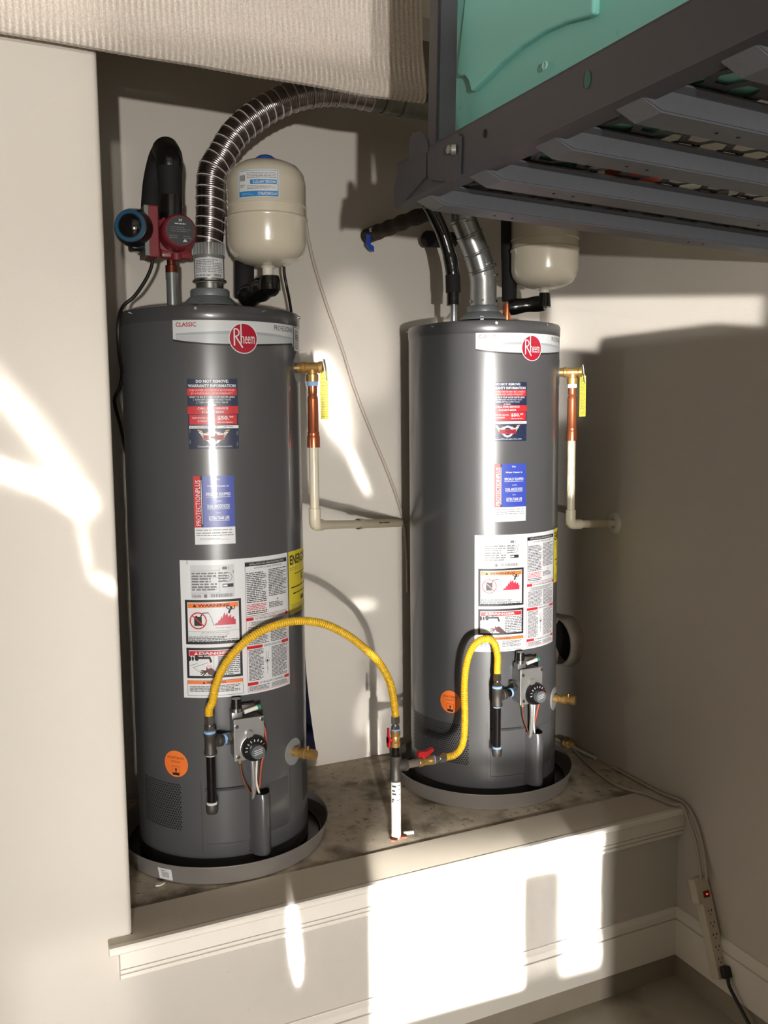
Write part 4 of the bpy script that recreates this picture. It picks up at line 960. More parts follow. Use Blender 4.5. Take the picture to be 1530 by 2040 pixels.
# ------------------------------------------------------------------ pipes above the left heater
def pipes1():
    y = .33; topz = H + HH + .006
    n0 = PY(344, 600, y); nx, nz = n0.x, topz
    # circulation pump
    c = PY(350, 468, y - .03)
    t = thing('circulation_pump', 'dark red circulation pump with round grey nameplate and black timer, above the left heater', 'pump', (c.x, c.y, c.z))
    b = MB(); b.turn((0, -.055, 0), (0, 1, 0), [(.0001, 0), (.036, 0), (.0405, .004), (.042, .012), (.042, .060), (.050, .064), (.050, .080), (.046, .084), (.0001, .085)], PUMPRED, 40)
    b.box(-.036, .042, .005, .030, -.056, -.036, PUMPRED, bev=.006); body = b.build('motor_housing', t)
    MB().cyl((0, -.0552, 0), (0, -.0565, 0), .0345, PUMPDK, 36).build('nameplate', body)
    q = Print(lambda u, v, o_: (u, -.0567 - o_, v)); q.lines(-.024, -.004, .026, .010, 3, INKG, 1, .3, seed=1); q.lines(-.028, -.020, -.008, -.010, 2, INKG, 1, .4, seed=2); q.lines(.006, -.020, .026, -.010, 2, INKG, 1, .4, seed=3)
    q.lines(-.014, .014, .014, .019, 1, PAPER2, 1, .5, seed=4); q.bar(-.004, .022, .004, .028, .0018, PAPER2, 1); q.bar(.004, .022, -.004, .028, .0018, PAPER2, 1); q.poly([(.004, -.026), (.016, -.026), (.010, -.019)], PAPER2, 1)
    q.mb.build('nameplate_print', body)
    b = MB(); b.box(-.072, -.046, -.030, .045, -.062, .062, PUMPRED, bev=.004); b.build('terminal_box', t)
    b = MB(); b.box(-.082, -.071, -.032, .045, -.060, .060, mat('heat_sink_grey', '8d8b8a', .35, .6), bev=.001); b.build('box_plate', t)
    # timer clock facing left-forward
    d = Vector((-.45, -.88, 0)).normalized(); p = Vector((-.112, -.030, .006))
    b = MB(); b.turn(p - d * -.0 - d * -.0, p + d, [(.046, -.045), (.046, -.01), (.041, .004), (.039, .010), (.030, .012), (.0001, .012)], mat('timer_black', '17171a', .3, coat=.5), 36)
    b.box(-.112, -.080, -.020, .035, -.045, .052, mat('timer_black', '17171a'), bev=.006); tm = b.build('timer', t)
    b = MB(); b.turn(p, p + d, [(.0375, .0108), (.0375, .0128), (.029, .0135), (.029, .0125)], mat('timer_blue', '1e4d6a', .35), 36); b.build('timer_ring', tm)
    b = MB(); b.turn(p, p + d, [(.026, .0125), (.018, .019), (.0001, .020)], mat('timer_knob', '0b0b0d', .12, coat=.8), 28); b.build('timer_knob', tm)
    b = MB(); b.cyl((.0, 0, -.046), (.0, 0, -.062), .013, PUMPRED, 16); b.build('volute_outlet', t)
    # pipe below
    t2_ = thing('copper_union_pipe', 'grey metal pipe nipple with a copper union joining the pump to the left heater', 'pipe', (nx, y, nz))
    zc = c.z - .060 - nz
    MB().cyl((0, 0, -.004), (0, 0, zc - .045), .0145, mat('grey_nipple', 'a7abae', .25, .8), 20).build('nipple', t2_)
    b = MB(); b.turn((0, 0, zc - .045), (0, 0, 2), [(.0155, 0), (.0155, .016), (.014, .017)], mat('grey_nipple', 'a7abae'), 20); b.build('coupling', t2_)
    b = MB(); b.turn((0, 0, zc - .029), (0, 0, 2), [(.0155, 0), (.0155, .018), (.0115, .020), (.0115, .032)], mat('brown_copper', '6e3528', .35, .8), 20); b.build('copper_fitting', t2_)
    # insulation
    t3 = thing('insulated_pipe', 'thick black foam insulated pipe arching up from the red pump', 'pipe', PY(340, 430, y))
    o = Vector(t3.location)
    P = [PY(341, 440, y), PY(340, 400, y), PY(338, 350, y), PY(337, 320, y), PY(330, 303, y + .03), PY(318, 318, y + .07), PY(308, 360, y + .09), PY(304, 400, y + .09), PY(302, 440, y + .09)]
    b = MB(); b.sweep([p - o for p in resample(P, .01)], .030, FOAM, 24, rf=lambda d: .0285 + .004 * math.exp(-((d - .15) / .05) ** 2)); b.build('foam_sleeve', t3)
    b = MB(); b.sweep([p - o for p in resample([PY(341, 442, y), PY(341, 392, y)], .01)], .0305, WRAP, 24, rf=lambda d: .0305 if d < .055 else .0300); b.build('tape_wrap', t3)
    b = MB(); b.sweep([p - o for p in resample([PY(337, 330, y), PY(336, 312, y), PY(330, 299, y + .03)], .008)], .034, WRAP, 24); b.build('corner_wrap', t3)
    # pump cord
    pc = [PY(304, 505, y), PY(302, 530, y), PY(290, 558, y), PY(268, 590, y), PY(244, 612, y), PY(236, 645, .30), PY(237, 700, .32), PY(243, 745, .40), PY(238, 772, .42), PY(228, 800, .44), PY(240, 850, .5), PY(250, 900, .55)]
    o = MB().tube(pc, .0045, CORD, 10, 8).build('pump_cord'); tag(o, 'black electric cord dropping from the red pump behind the left heater', 'cord')
    # second insulated pipe and wrapped elbow under the tank
    t4 = thing('insulated_pipe_with_elbow', 'black insulated riser with tape wrapped elbow under the cream tank of the left heater', 'pipe', PY(487, 597, .40))
    o = Vector(t4.location)
    b = MB(); b.sweep([p - o for p in resample([PY(487, 595, .40), PY(487, 545, .40), PY(487, 490, .42), PY(487, 430, .42)], .02)], .026, FOAM, 20); b.build('foam_sleeve', t4)
    b = MB(); b.sweep([p - o for p in resample([PY(492, 592, .38), PY(515, 580, .33), PY(538, 568, .28)], .01)], .027, WRAP, 20, rf=lambda d: .030 + .002 * math.sin(d * 120)); b.sweep([p - o for p in resample([PY(538, 578, .27), PY(537, 550, .27)], .01)], .027, WRAP, 20, rf=lambda d: .028 - .012 * max(0, d - .025) / .03)
    b.build('wrapped_elbow', t4)
    b = MB(); b.cyl(PY(495, 596, .39) - o, Vector((PY(495, 596, .39).x, .39, H + HH + .004)) - o, .011, COPPER, 14); b.build('copper_stub', t4)
    q0 = PY(571, 530, .5)
    o = MB().tube([PY(566, 500, .5), PY(566, 540, .5), PY(571, 570, .5), PY(577, 600, .52), PY(582, 640, .55), PY(584, 700, .60)], .0042, CORD, 10, 8).build('black_cable'); tag(o, 'short black cable hanging behind the cream tank down the back of the left heater', 'cable')
pipes1()

# ------------------------------------------------------------------ pipes above the right heater
def pipes2():
    y = .42
    t = thing('insulated_pipe_bent', 'bent black tape wrapped hot water pipe rising left of the right heater vent', 'pipe', PY(904, 632, y)); o = Vector(t.location)
    zt = H + HH + .004
    b = MB(); b.cyl(Vector((o.x, y, zt)) - o, PY(904, 604, y) - o, .0105, mat('grey_nipple', 'a7abae'), 16); b.build('nipple', t)
    P = [PY(903, 608, y), PY(903, 575, y), PY(902, 545, y), PY(896, 510, y), PY(884, 470, y), PY(872, 442, y), PY(858, 415, y), PY(845, 395, y)]
    b = MB(); b.sweep([p - o for p in resample(P, .006)], .021, WRAP, 20, rf=lambda d: .0205 + (.0015 if .09 < d < .15 else 0)); b.build('wrapped_sleeve', t)
    b = MB(); b.sweep([p - o for p in resample([PY(903, 583, y), PY(902, 548, y)], .01)], .0225, FOAM, 20); b.build('foam_section', t)
    t = thing('insulated_pipe_stub', 'black foam insulated pipe end poking out of the wall behind the bent pipe', 'pipe', PY(866, 477, .73)); o = Vector(t.location)
    MB().cyl(PY(852, 476, .66) - o, PY(900, 478, .745) - o, .026, FOAM, 24).build('foam_sleeve', t)
    t = thing('insulated_pipe_straight', 'straight black foam insulated cold water pipe right of the vent, dropping to the right heater', 'pipe', PY(1015, 605, y)); o = Vector(t.location)
    b = MB(); b.sweep([p - o for p in [PY(1015, 600, y), PY(1015, 560, y), PY(1013, 500, y), PY(1013, 430, y), PY(1013, 350, y)]], .0235, FOAM, 20); b.build('foam_sleeve', t)
    b = MB(); b.sweep([p - o for p in [PY(1016, 602, y), PY(1016, 574, y)]], .0225, WRAP, 20); b.build('tape_wrap', t)
    e = PY(1012, 610, .40)
    b = MB(); b.sweep([p - o for p in resample([PY(1014, 613, .40), PY(1040, 609, .38), PY(1066, 606, .36), PY(1086, 604, .335)], .008)], .0245, WRAP, 20, rf=lambda d: .023 + .0015 * math.sin(d * 90)); b.cyl(PY(1084, 612, .33) - o, PY(1085, 584, .33) - o, .021, WRAP, 20, r1=.016); b.build('wrapped_elbow', t)
    b = MB(); b.cyl(Vector((e.x - .004, .40, H + HH + .004)) - o, PY(1010, 605, .40) - o, .013, COPPER, 16); b.build('copper_stub', t)
    # wall shut-off valve
    t = thing('wall_shutoff_valve', 'dark insulated shut-off valve with blue handle and white tag on the back wall', 'valve', PY(732, 470, D)); o = Vector(t.location)
    b = MB(); b.cyl(PY(731, 471, .75) - o, PY(748, 464, .70) - o, .024, mat('valve_dark', '1d1917', .45, .3), 20); body = b.build('valve_body', t)
    b = MB(); b.sweep([p - o for p in resample([PY(748, 464, .70), PY(780, 452, .62), PY(820, 436, .54), PY(860, 425, .5)], .006)], .024, BROWNFOAM, 20, rf=lambda d: .023 + .002 * math.sin(d * 110)); b.build('pipe_wrap', t)
    M = Matrix.Translation(PY(738, 455, .68) - o) @ Matrix.Rotation(R(-25), 4, 'Y')
    MB().box(-.012, .016, -.002, .002, -.006, .006, PAPER, Matrix.Translation(PY(743, 457, .685) - o) @ Matrix.Rotation(R(-14), 4, 'Y')).build('tag', t)
    b = MB(); b.prism([(-.006, .016), (.006, .016), (.006, -.012), (.018, -.020), (.018, -.036), (.004, -.030), (-.008, -.016)], -.003, .003, BLUECAP, Matrix.Translation(PY(734, 478, .68) - o) @ Matrix.Rotation(R(90), 4, 'X')); b.build('blue_handle', t)
pipes2()

# ------------------------------------------------------------------ relief discharge pipes
def discharge(i, ph, label, wallside):
    a = R(ph); c = HC[i]
    q = pt_local(i, (RH + .040) * math.sin(a), -(RH + .040) * math.cos(a), 1.293)
    t = thing('relief_discharge_pipe', label, 'pipe', (q.x, q.y, q.z - .04)); z = 0
    b = MB(); b.turn((0, 0, .004), (0, 0, -1), [(.013, 0), (.0145, .003), (.0145, .010), (.0125, .012)], TAPE if i == 0 else DOPE, 20); b.build('sealing_tape', t)
    b = MB(); b.turn((0, 0, -.004), (0, 0, -1), [(.0120, 0), (.0120, .022), (.0105, .026), (.0135, .034), (.0140, .040), (.0140, .122), (.0160, .126), (.0150, .130), (.0165, .136), (.0172, .140), (.0172, .165), (.0001, .166)], COPPER, 28); b.build('copper_adapter', t)
    zb = 1.375 if wallside else 1.4285
    Lz = zb - (q.z - .04)
    MB().cyl((0, 0, -.166), (0, 0, Lz + .02), .0125, CPVC, 24).build('vertical_pipe', t)
    if wallside:
        e0 = Vector((-.0, 0, Lz)); e1 = Vector((0.0 - q.x, .321 - q.y, 1.364 - (q.z - .04)))
    else:
        e0 = Vector((0, 0, Lz)); e1 = Vector((-.548 - q.x, D - q.y, 1.352 - (q.z - .04)))
    d = (e1 - e0).normalized()
    b = MB(); b.turn((0, 0, Lz + .046), (0, 0, -9), [(.0125, 0), (.0158, .0005), (.0158, .030)], CPVC, 24)
    b.sweep([Vector((0, 0, Lz + .018)), Vector((0, 0, Lz + .006)) + d * .001, Vector((0, 0, Lz + .0015)) + d * .006, e0 + d * .014, e0 + d * .02], .0158, CPVC, 24)
    b.turn(e0 + d * .018, e0 + d, [(.0158, 0), (.0158, .024), (.0125, .0245)], CPVC, 24); b.build('elbow', t)
    MB().cyl(e0 + d * .02, e1 - d * .001, .0122, CPVC, 24).build('horizontal_pipe', t)
    L = (e1 - e0).length
    if wallside:
        MB().turn(e1, e1 - Vector((1, 0, 0)), [(.034, 0.0005), (.034, .003), (.028, .007), (.014, .008), (.014, .004)], WHITEP, 32).build('wall_flange', t)
        MB().cyl(e0 + d * .075, e0 + d * .16, .0129, mat('aged_cpvc', 'c9bc9f', .5, var=.15, scale=40), 24).build('aged_section', t)
    else:
        MB().turn(e0 + d * L * .42, e1, [(.0155, 0), (.0165, .004), (.0165, .012), (.0158, .03), (.0135, .0305), (.0135, L * .5)], mat('aged_cpvc', 'c9bc9f', .5, var=.15, scale=40), 24).build('coupling', t)
        s_ = d.cross(Vector((0, 0, 1))).normalized(); up = Vector((0, 0, 1)); b0 = e0 + d * L * .62
        pr = Print(lambda u, v, o_: tuple(b0 + d * u + s_ * (math.cos(v / .0137) * (.0138 + o_)) + up * (math.sin(v / .0137) * (.0138 + o_)))); pr.lines(0, -.001, .10, .007, 1, INK, 1, .5, seed=4); pr.build('pipe_print', t)
discharge(0, 57, 'copper and cream plastic relief pipe right of the left heater, turning toward the back wall', False)
discharge(1, 53, 'copper and cream relief pipe right of the right heater, ending in white wall flange', True)

# ------------------------------------------------------------------ gas line
GX, GY = -.867, .169
def gas_riser():
    t = thing('gas_supply_pipe', 'white painted gas pipe between the heaters with two red handled valves', 'gas pipe', (GX, GY, H)); z = lambda p: p.z - H
    zt = .729 - H + .005
    MB().cyl((0, 0, -.002), (0, 0, zt - .012), .0135, WPIPE, 24).build('painted_pipe', t)
    q = Print(lambda u, v, o_: ((.0138 + o_) * math.sin(u / .0138 - .4), -(.0138 + o_) * math.cos(u / .0138 - .4), v))
    for k, (u0, u1, v) in enumerate([(-.012, .0, .150), (.004, .012, .154), (-.012, -.002, .137), (.004, .012, .143), (-.012, .0, .128), (.008, .014, .128), (-.012, -.006, .112), (.002, .014, .112), (-.012, -.008, .106)]): q.rect(u0, v, u1, v + (.005 if k % 2 == 0 else .0018), INK, 1, .003)
    q.build('pipe_marks', t)
    b = MB(); b.turn((0, 0, zt - .022), (0, 0, 9), [(.0165, 0), (.0175, .002), (.0175, .010), (.0155, .013), (.0150, .062), (.0165, .064), (.0165, .072), (.0001, .073)], CASTIRON, 24)
    b.turn((0, 0, zt + .018), (9, 0, zt + .018), [(.0145, 0), (.0145, .022), (.0165, .024), (.0165, .034), (.0001, .035)], CASTIRON, 24); b.build('tee', t)
    z1 = zt + .050
    MB().turn((0, 0, z1), (0, 0, 9), [(.0115, 0), (.0125, .001), (.0125, .003), (.0105, .004), (.0105, .024), (.0125, .025), (.0125, .028), (.01, .029)], BLKPIPE, 20).build('short_nipple', t)
    b = MB(); b.turn((0, 0, z1 + .026), (0, 0, 9), [(.0135, 0), (.0140, .002), (.0140, .012), (.0115, .015), (.0125, .020), (.0125, .026), (.0115, .030), (.0140, .034), (.0140, .046), (.0001, .047)], BRASS, 20); v1 = b.build('shutoff_valve', t)
    zc = z1 + .047
    b = MB(); b.cyl((-.006, 0, zc), (-.021, 0, zc), .006, RED, 14); b.box(-.024, -.019, -.008, .008, -.010, .010, RED, Matrix.Translation((0, 0, zc)), bev=.002)
    b.prism([(-.0045, -.020), (.0045, -.020), (.008, -.006), (.008, .006), (.0035, .012), (.003, .034), (-.003, .034), (-.0035, .012), (-.008, .006), (-.008, -.006)], -.024, -.019, RED, Matrix.Translation((0, 0, zc)) @ Matrix(((0, 0, 1, 0), (1, 0, 0, 0), (0, 1, 0, 0), (0, 0, 0, 1)))); b.build('red_handle', v1)
    z2 = z1 + .072
    b = MB(); b.turn((0, 0, z2), (0, 0, 9), [(.012, 0), (.0128, .001), (.0128, .004), (.011, .005)], TAPE, 20); b.build('blue_sealant', t)
    b = MB(); b.hexnut((0, 0, z2 + .004), (0, 0, z2 + .014), .0125, CHROME); b.cyl((0, 0, z2 + .014), (0, 0, z2 + .022), .009, CHROME, 16); b.hexnut((0, 0, z2 + .020), (0, 0, z2 + .040), .0130, CHROME); b.build('flare_fitting', t)
    # branch to the right
    zb = zt + .018; b = MB()
    b.turn((.033, 0, zb), (9, 0, zb), [(.0125, 0), (.0125, .003), (.0112, .004), (.0112, .036), (.0125, .037), (.0125, .040), (.010, .041)], mat('grey_branch', '8e8278', .35, .5), 20); b.build('branch_nipple', t)
    MB().turn((.031, 0, zb), (9, 0, zb), [(.0135, 0), (.0140, .002), (.0125, .005)], DOPE, 20).build('seal_ring', t)
    b = MB(); x = .070; b.turn((x, 0, zb), (9, 0, zb), [(.0130, 0), (.0138, .002), (.0138, .012), (.0115, .015), (.0122, .022), (.0115, .030), (.0138, .034), (.0138, .046), (.0001, .047)], BRASS, 20); v2 = b.build('shutoff_valve', t)
    b = MB(); b.cyl((x + .018, 0, zb + .008), (x + .018, 0, zb + .019), .006, RED, 14)
    b.prism([(-.020, .000), (-.020, .011), (-.010, .014), (.004, .011), (.026, .018), (.028, .010), (.010, -.001), (-.006, -.003)], -.007, .007, RED, Matrix.Translation((x + .018, 0, zb + .018)) @ Matrix.Rotation(R(90), 4, 'X')); b.build('red_handle', v2)
    x += .046
    MB().turn((x, 0, zb), (9, 0, zb), [(.0128, 0), (.0128, .004), (.011, .005)], TAPE, 20).build('blue_sealant', t)
    b = MB(); b.hexnut((x + .004, 0, zb), (x + .014, 0, zb), .0122, CHROME); b.cyl((x + .012, 0, zb), (x + .022, 0, zb), .009, CHROME, 16); b.hexnut((x + .020, 0, zb), (x + .040, 0, zb), .0128, CHROME); b.build('flare_fitting', t)
    return Vector((GX, GY, H + z2 + .040)), Vector((GX + x + .040, GY, H + zb))
ha, hb = gas_riser()
b = MB(); rb = random.Random(5)
for k in range(16):
    a = rb.random() * 6.28; r = .010 + rb.random() * .012; s = .003 + rb.random() * .006
    b.box(-s, s, -s, s, 0, s * .8, RUST, Matrix.Translation((GX + r * math.cos(a), GY + r * math.sin(a) - .004, H)) @ Matrix.Rotation(a, 4, 'Z'))
b.box(-.002, .002, -.002, .002, 0, .004, RUST, Matrix.Translation((GX, GY, H)))
tag(b.build('rust_crumbs'), 'orange rust crumbs around the foot of the white gas pipe', 'rust', kind='stuff')
MB_ = MB().cyl((GX + .024, GY + .002, H + .006), (GX + .052, GY - .004, H + .006), .0055, WPIPE, 12).build('pipe_offcut'); tag(MB_, 'small pale pipe offcut lying on the concrete beside the gas pipe foot', 'pipe offcut')

def drip_leg(i, gx, gy, gz, label):
    t = thing('gas_drip_leg', label, 'gas pipe', (gx, gy, gz)); vx = pt_local(i, -.056, -.25, 0)
    b = MB(); b.turn((0, 0, -.028), (0, 0, 9), [(.0155, 0), (.0160, .002), (.0160, .008), (.0140, .011), (.0140, .044), (.0160, .047), (.0160, .054), (.0001, .055)], CASTIRON, 24)
    dd = (Vector((vx.x, vx.y, gz)) - Vector((gx, gy, gz))); L = dd.length; d = dd.normalized()
    b.turn(d * .004, d, [(.0135, 0), (.0135, .016), (.0155, .018), (.0155, .028), (.0001, .029)], CASTIRON, 24); b.build('tee', t)
    b = MB(); b.cyl(d * .030, d * L, .0100, BLKPIPE, 20); b.build('inlet_nipple', t)
    b = MB(); b.turn(d * .031, d, [(.012, 0), (.012, .004), (.010, .005)], TAPE, 20); b.turn(d * (L - .010), d * 2, [(.0125, 0), (.0135, .003), (.0135, .007), (.010, .008)], TAPE, 20); b.build('blue_sealant', t)
    MB().cyl((0, 0, -.026), (0, 0, -.158), .0112, BLKPIPE, 24).build('drop_pipe', t)
    b = MB(); b.turn((0, 0, -.026), (0, 0, -9), [(.013, 0), (.0135, .002), (.0115, .006)], DOPE if i == 0 else TAPE, 20); b.build('seal_ring', t); b = MB(); b.turn((0, 0, -.150), (0, 0, -9), [(.0115, 0), (.0135, .002), (.0138, .008)], TAPE if i else DOPE, 20); b.build('seal_ring', t)
    MB().turn((0, 0, -.155), (0, 0, -9), [(.0150, 0), (.0155, .002), (.0155, .012), (.0140, .022), (.0125, .024), (.0001, .025)], CASTIRON, 24).build('end_cap', t)
    b = MB(); b.turn((0, 0, .026), (0, 0, 9), [(.0145, 0), (.0150, .002), (.0145, .006), (.010, .007)], TAPE, 20); b.build('top_sealant', t)
    b = MB(); b.hexnut((0, 0, .032), (0, 0, .044), .0120, CHROME); b.cyl((0, 0, .044), (0, 0, .052), .009, CHROME, 16); b.hexnut((0, 0, .049), (0, 0, .070), .0125, CHROME); b.build('flare_fitting', t)
    return Vector((gx, gy, gz + .070))
g1 = pt_local(0, -.100, -.266, 0); g2 = pt_local(1, -.116, -.266, 0)
d1 = drip_leg(0, g1.x, g1.y, H + .372, 'black iron gas drip leg with tee and cap in front of the left heater')
d2 = drip_leg(1, g2.x, g2.y, H + .352, 'black iron gas drip leg with tee and cap in front of the right heater')
def hose(pts, label):
    Q = resample(pts, .0010); hb_ = MB(); hb_.sharp = False
    o = hb_.sweep(Q, .010, YELLOW, 20, rf=lambda d: .0098 + .0008 * math.sin(d * 2 * math.pi / .0058)).build('yellow_gas_hose'); tag(o, label, 'gas hose')
def mixy(px, y0, y1, bulge=0.0):
    n = len(px); return [PY(a, b_, y0 + (y1 - y0) * (k + 1) / (n + 1) - bulge * math.sin(math.pi * (k + 1) / (n + 1))) for k, (a, b_) in enumerate(px)]
m1 = mixy([(781, 1375), (772, 1348), (752, 1316), (720, 1286), (685, 1261), (645, 1243), (602, 1237), (558, 1243), (512, 1262), (476, 1290), (446, 1328), (429, 1368), (424, 1396)], GY, g1.y, .02)
hose([ha - Vector((0, 0, .008)), ha + Vector((0, 0, .012))] + m1 + [d1 + Vector((0, 0, .016)), d1 - Vector((0, 0, .008))], 'long yellow corrugated gas hose arching from the middle pipe over to the left heater')
m2 = mixy([(905, 1504), (919, 1488), (925, 1462), (926, 1420), (925, 1370), (929, 1325), (940, 1292), (956, 1276), (974, 1273), (986, 1285), (991, 1308)], GY, g2.y, .0)
hose([hb - Vector((.008, 0, 0))] + m2 + [d2 + Vector((0, 0, .016)), d2 - Vector((0, 0, .008))], 'short yellow corrugated gas hose looping up to the right heater')

# ------------------------------------------------------------------ cables, wall stub, power strip
pts = [PY(606, 400, D - .011), PY(610, 450, D - .011), PY(624, 520, D - .011), PY(650, 605, D - .011), (PY(680, 690, D - .011)), PY(705, 770, D - .011), PY(735, 850, D - .011), PY(768, 930, D - .011), PY(790, 990, D - .011), PY(804, 1040, D - .006), PY(810, 1100, D - .008), PY(812, 1180, D - .01)]
o = MB().tube(pts, .0052, WCABLE, 10, 8).build('white_wall_cable'); tag(o, 'beige cable slanting down the back wall between the two heaters', 'cable')
c = [PZ(1109, 1472, H + .006), PZ(1140, 1491, H + .006), PZ(1180, 1530, H + .006), PZ(1232, 1566, H + .006), PZ(1290, 1583, H + .008), PZ(1338, 1602, H + .010), Vector((-.028, -.040, H + .012)), PX(1371, 1634, -.022), PX(1384, 1670, -.018), PX(1392, 1710, -.022), PX(1397, 1752, -.030)]
c[0] = Vector((-.02, .60, H + .006))
for p in c: p.x = min(p.x, -.007)
o = MB().tube(c, .0048, WCABLE, 10, 8).build('white_floor_cable'); tag(o, 'white cable crossing the ledge from behind the right heater down to the power strip', 'cable')
c = [Vector((-.010, .30, H + .006)), Vector((-.012, .16, H + .006)), Vector((-.014, .06, H + .008)), Vector((-.012, -.030, H + .014)), PX(1384, 1632, -.010), PX(1396, 1670, -.010), PX(1404, 1710, -.012), PX(1408, 1752, -.024)]
o = MB().tube(c, .0045, WCABLE, 10, 8).build('white_floor_cable'); tag(o, 'second white cable tight against the right wall, running to the power strip', 'cable')
o = MB().tube([Vector((-.016, .535, H + .012)), Vector((-.02, .46, H + .008)), Vector((-.012, .385, H + .007))], .006, mat('bright_cable', 'e8e4da', .4), 10, 8).build('cable_end'); tag(o, 'short bright cable end with tan foam at the foot of the right wall', 'cable')
b = MB(); rb = random.Random(9)
for k in range(9):
    p = Vector((-.014 - rb.random() * .02, .50 + rb.random() * .05, H + .006 + rb.random() * .016)); s = .008 + rb.random() * .007
    b.lathe([(.0001, -s), (s * .8, -s * .5), (s, 0), (s * .7, s * .6), (.0001, s * .9)], mat('tan_foam', 'b08a55', .9, var=.25, scale=90, bump=.6), Matrix.Translation(p), 8)
for v in range(len(b.v)): 
    x, y_, z_ = b.v[v]; b.v[v] = (min(x, -.001), y_, max(z_, H))
tag(b.build('spray_foam'), 'lump of tan spray foam in the corner of ledge and right wall', 'foam')

t = thing('wall_vent_stub', 'short round pipe stub with a rough rim opening out of the right wall', 'vent stub', (0, .560, .925))
b = MB(); n = 40
def rough_ring(r0, r1, x0, x1, mt):
    vs = []; fs = []
    for i in range(n):
        a = 2 * math.pi * i / n; jr = 1 + .025 * math.sin(3 * a) + .02 * math.sin(7 * a + 1)
        for r, x in ((r1 * (1 + (jr - 1) * 1.5) * 1.05, 0), (r1 * jr, x0 * .5), (r1, x0), (r0, x0), (r0, x1)): vs.append((x, r * math.cos(a), r * math.sin(a)))
    for i in range(n):
        for j in range(4): k = i * 5 + j; k2 = ((i + 1) % n) * 5 + j; fs.append((k, k + 1, k2 + 1, k2))
    b.add(vs, fs, mt, True)
rough_ring(.080, .086, -.052, -.002, mat('stub_grey', 'a89e90', .7, var=.15, scale=60, bump=.3)); b.build('pipe_rim', t)
MB().cyl((-.004, 0, 0), (-.0035, 0, 0), .080, BLACKHOLE, 32).build('dark_inside', t)

def power_strip():
    top = PX(1402, 1748, -.022); bot = PX(1446, 1932, -.026)
    top = Vector((-.024, -.112, .372)); bot = Vector((-.030, -.212, .118))
    t = thing('power_strip', 'white power strip with a red lit switch leaning down the right wall onto the baseboard', 'power strip', tuple((top + bot) / 2))
    d = (top - bot); L = d.length; d.normalize(); xa = Vector((1, 0, 0)); xa = (xa - d * xa.dot(d)).normalized(); ya = d.cross(xa)
    M = Matrix(((xa.x, ya.x, d.x, 0), (xa.y, ya.y, d.y, 0), (xa.z, ya.z, d.z, 0), (0, 0, 0, 1)))
    sp = mat('strip_white', 'cdc3b0', .45, var=.05)
    body = MB().box(-.020, .020, -.016, .016, -L / 2, L / 2, sp, M, bev=.003).build('strip_body', t)
    for k in range(5):
        zc = L / 2 - .095 - k * .032; b = MB()
        for dx_, dz_, w_, h_ in ((-.006, .003, .002, .006), (.006, .003, .002, .006), (0, -.007, .003, .003)):
            b.box(dx_ - w_ / 2, dx_ + w_ / 2, -.0168, -.0155, zc + dz_ - h_ / 2, zc + dz_ + h_ / 2, BLACKHOLE, M)
        b.build('outlet', body)
    MB().box(-.010, .010, -.019, -.014, L / 2 - .056, L / 2 - .038, mat('switch_red', '5a0a08', .3, coat=.5), M, bev=.001).build('switch', body)
    MB().box(-.003, .003, -.0196, -.0188, L / 2 - .049, L / 2 - .045, GOLDTXT, M).build('switch_light', body)
    MB().box(-.034, -.019, -.017, .012, L / 2 - .070, L / 2 - .002, sp, M, bev=.004).build('adapter', t)
    MB().box(-.012, .016, -.036, -.015, -L / 2 + .002, -L / 2 + .034, CORD, M, bev=.005).build('black_plug', t)
    s = Vector(t.location) + M @ Vector((.002, -.028, -L / 2 + .004))
    o = MB().tube([s, s + Vector((-.004, -.012, -.02)), Vector((-.030, -.285, .075)), Vector((-.035, -.33, .045)), Vector((-.05, -.40, .020)), Vector((-.07, -.50, .0055)), Vector((-.10, -.62, .0055))], .0052, CORD, 10, 8).build('extension_cord'); tag(o, 'black power cord running from the power strip along the floor to the right', 'cord')
power_strip()
o = MB().prism([(-.012, -.004), (-.002, -.007), (.006, -.004), (.013, .002), (.004, .003), (-.004, .006), (-.010, .002)], 0, .004, mat('paint_flake', 'd8cfbf', .7), Matrix.Translation(PZ(319, 1763, H + .002))).build('paint_flake'); tag(o, 'small pale paint flake on the concrete in front of the left drain pan', 'flake')

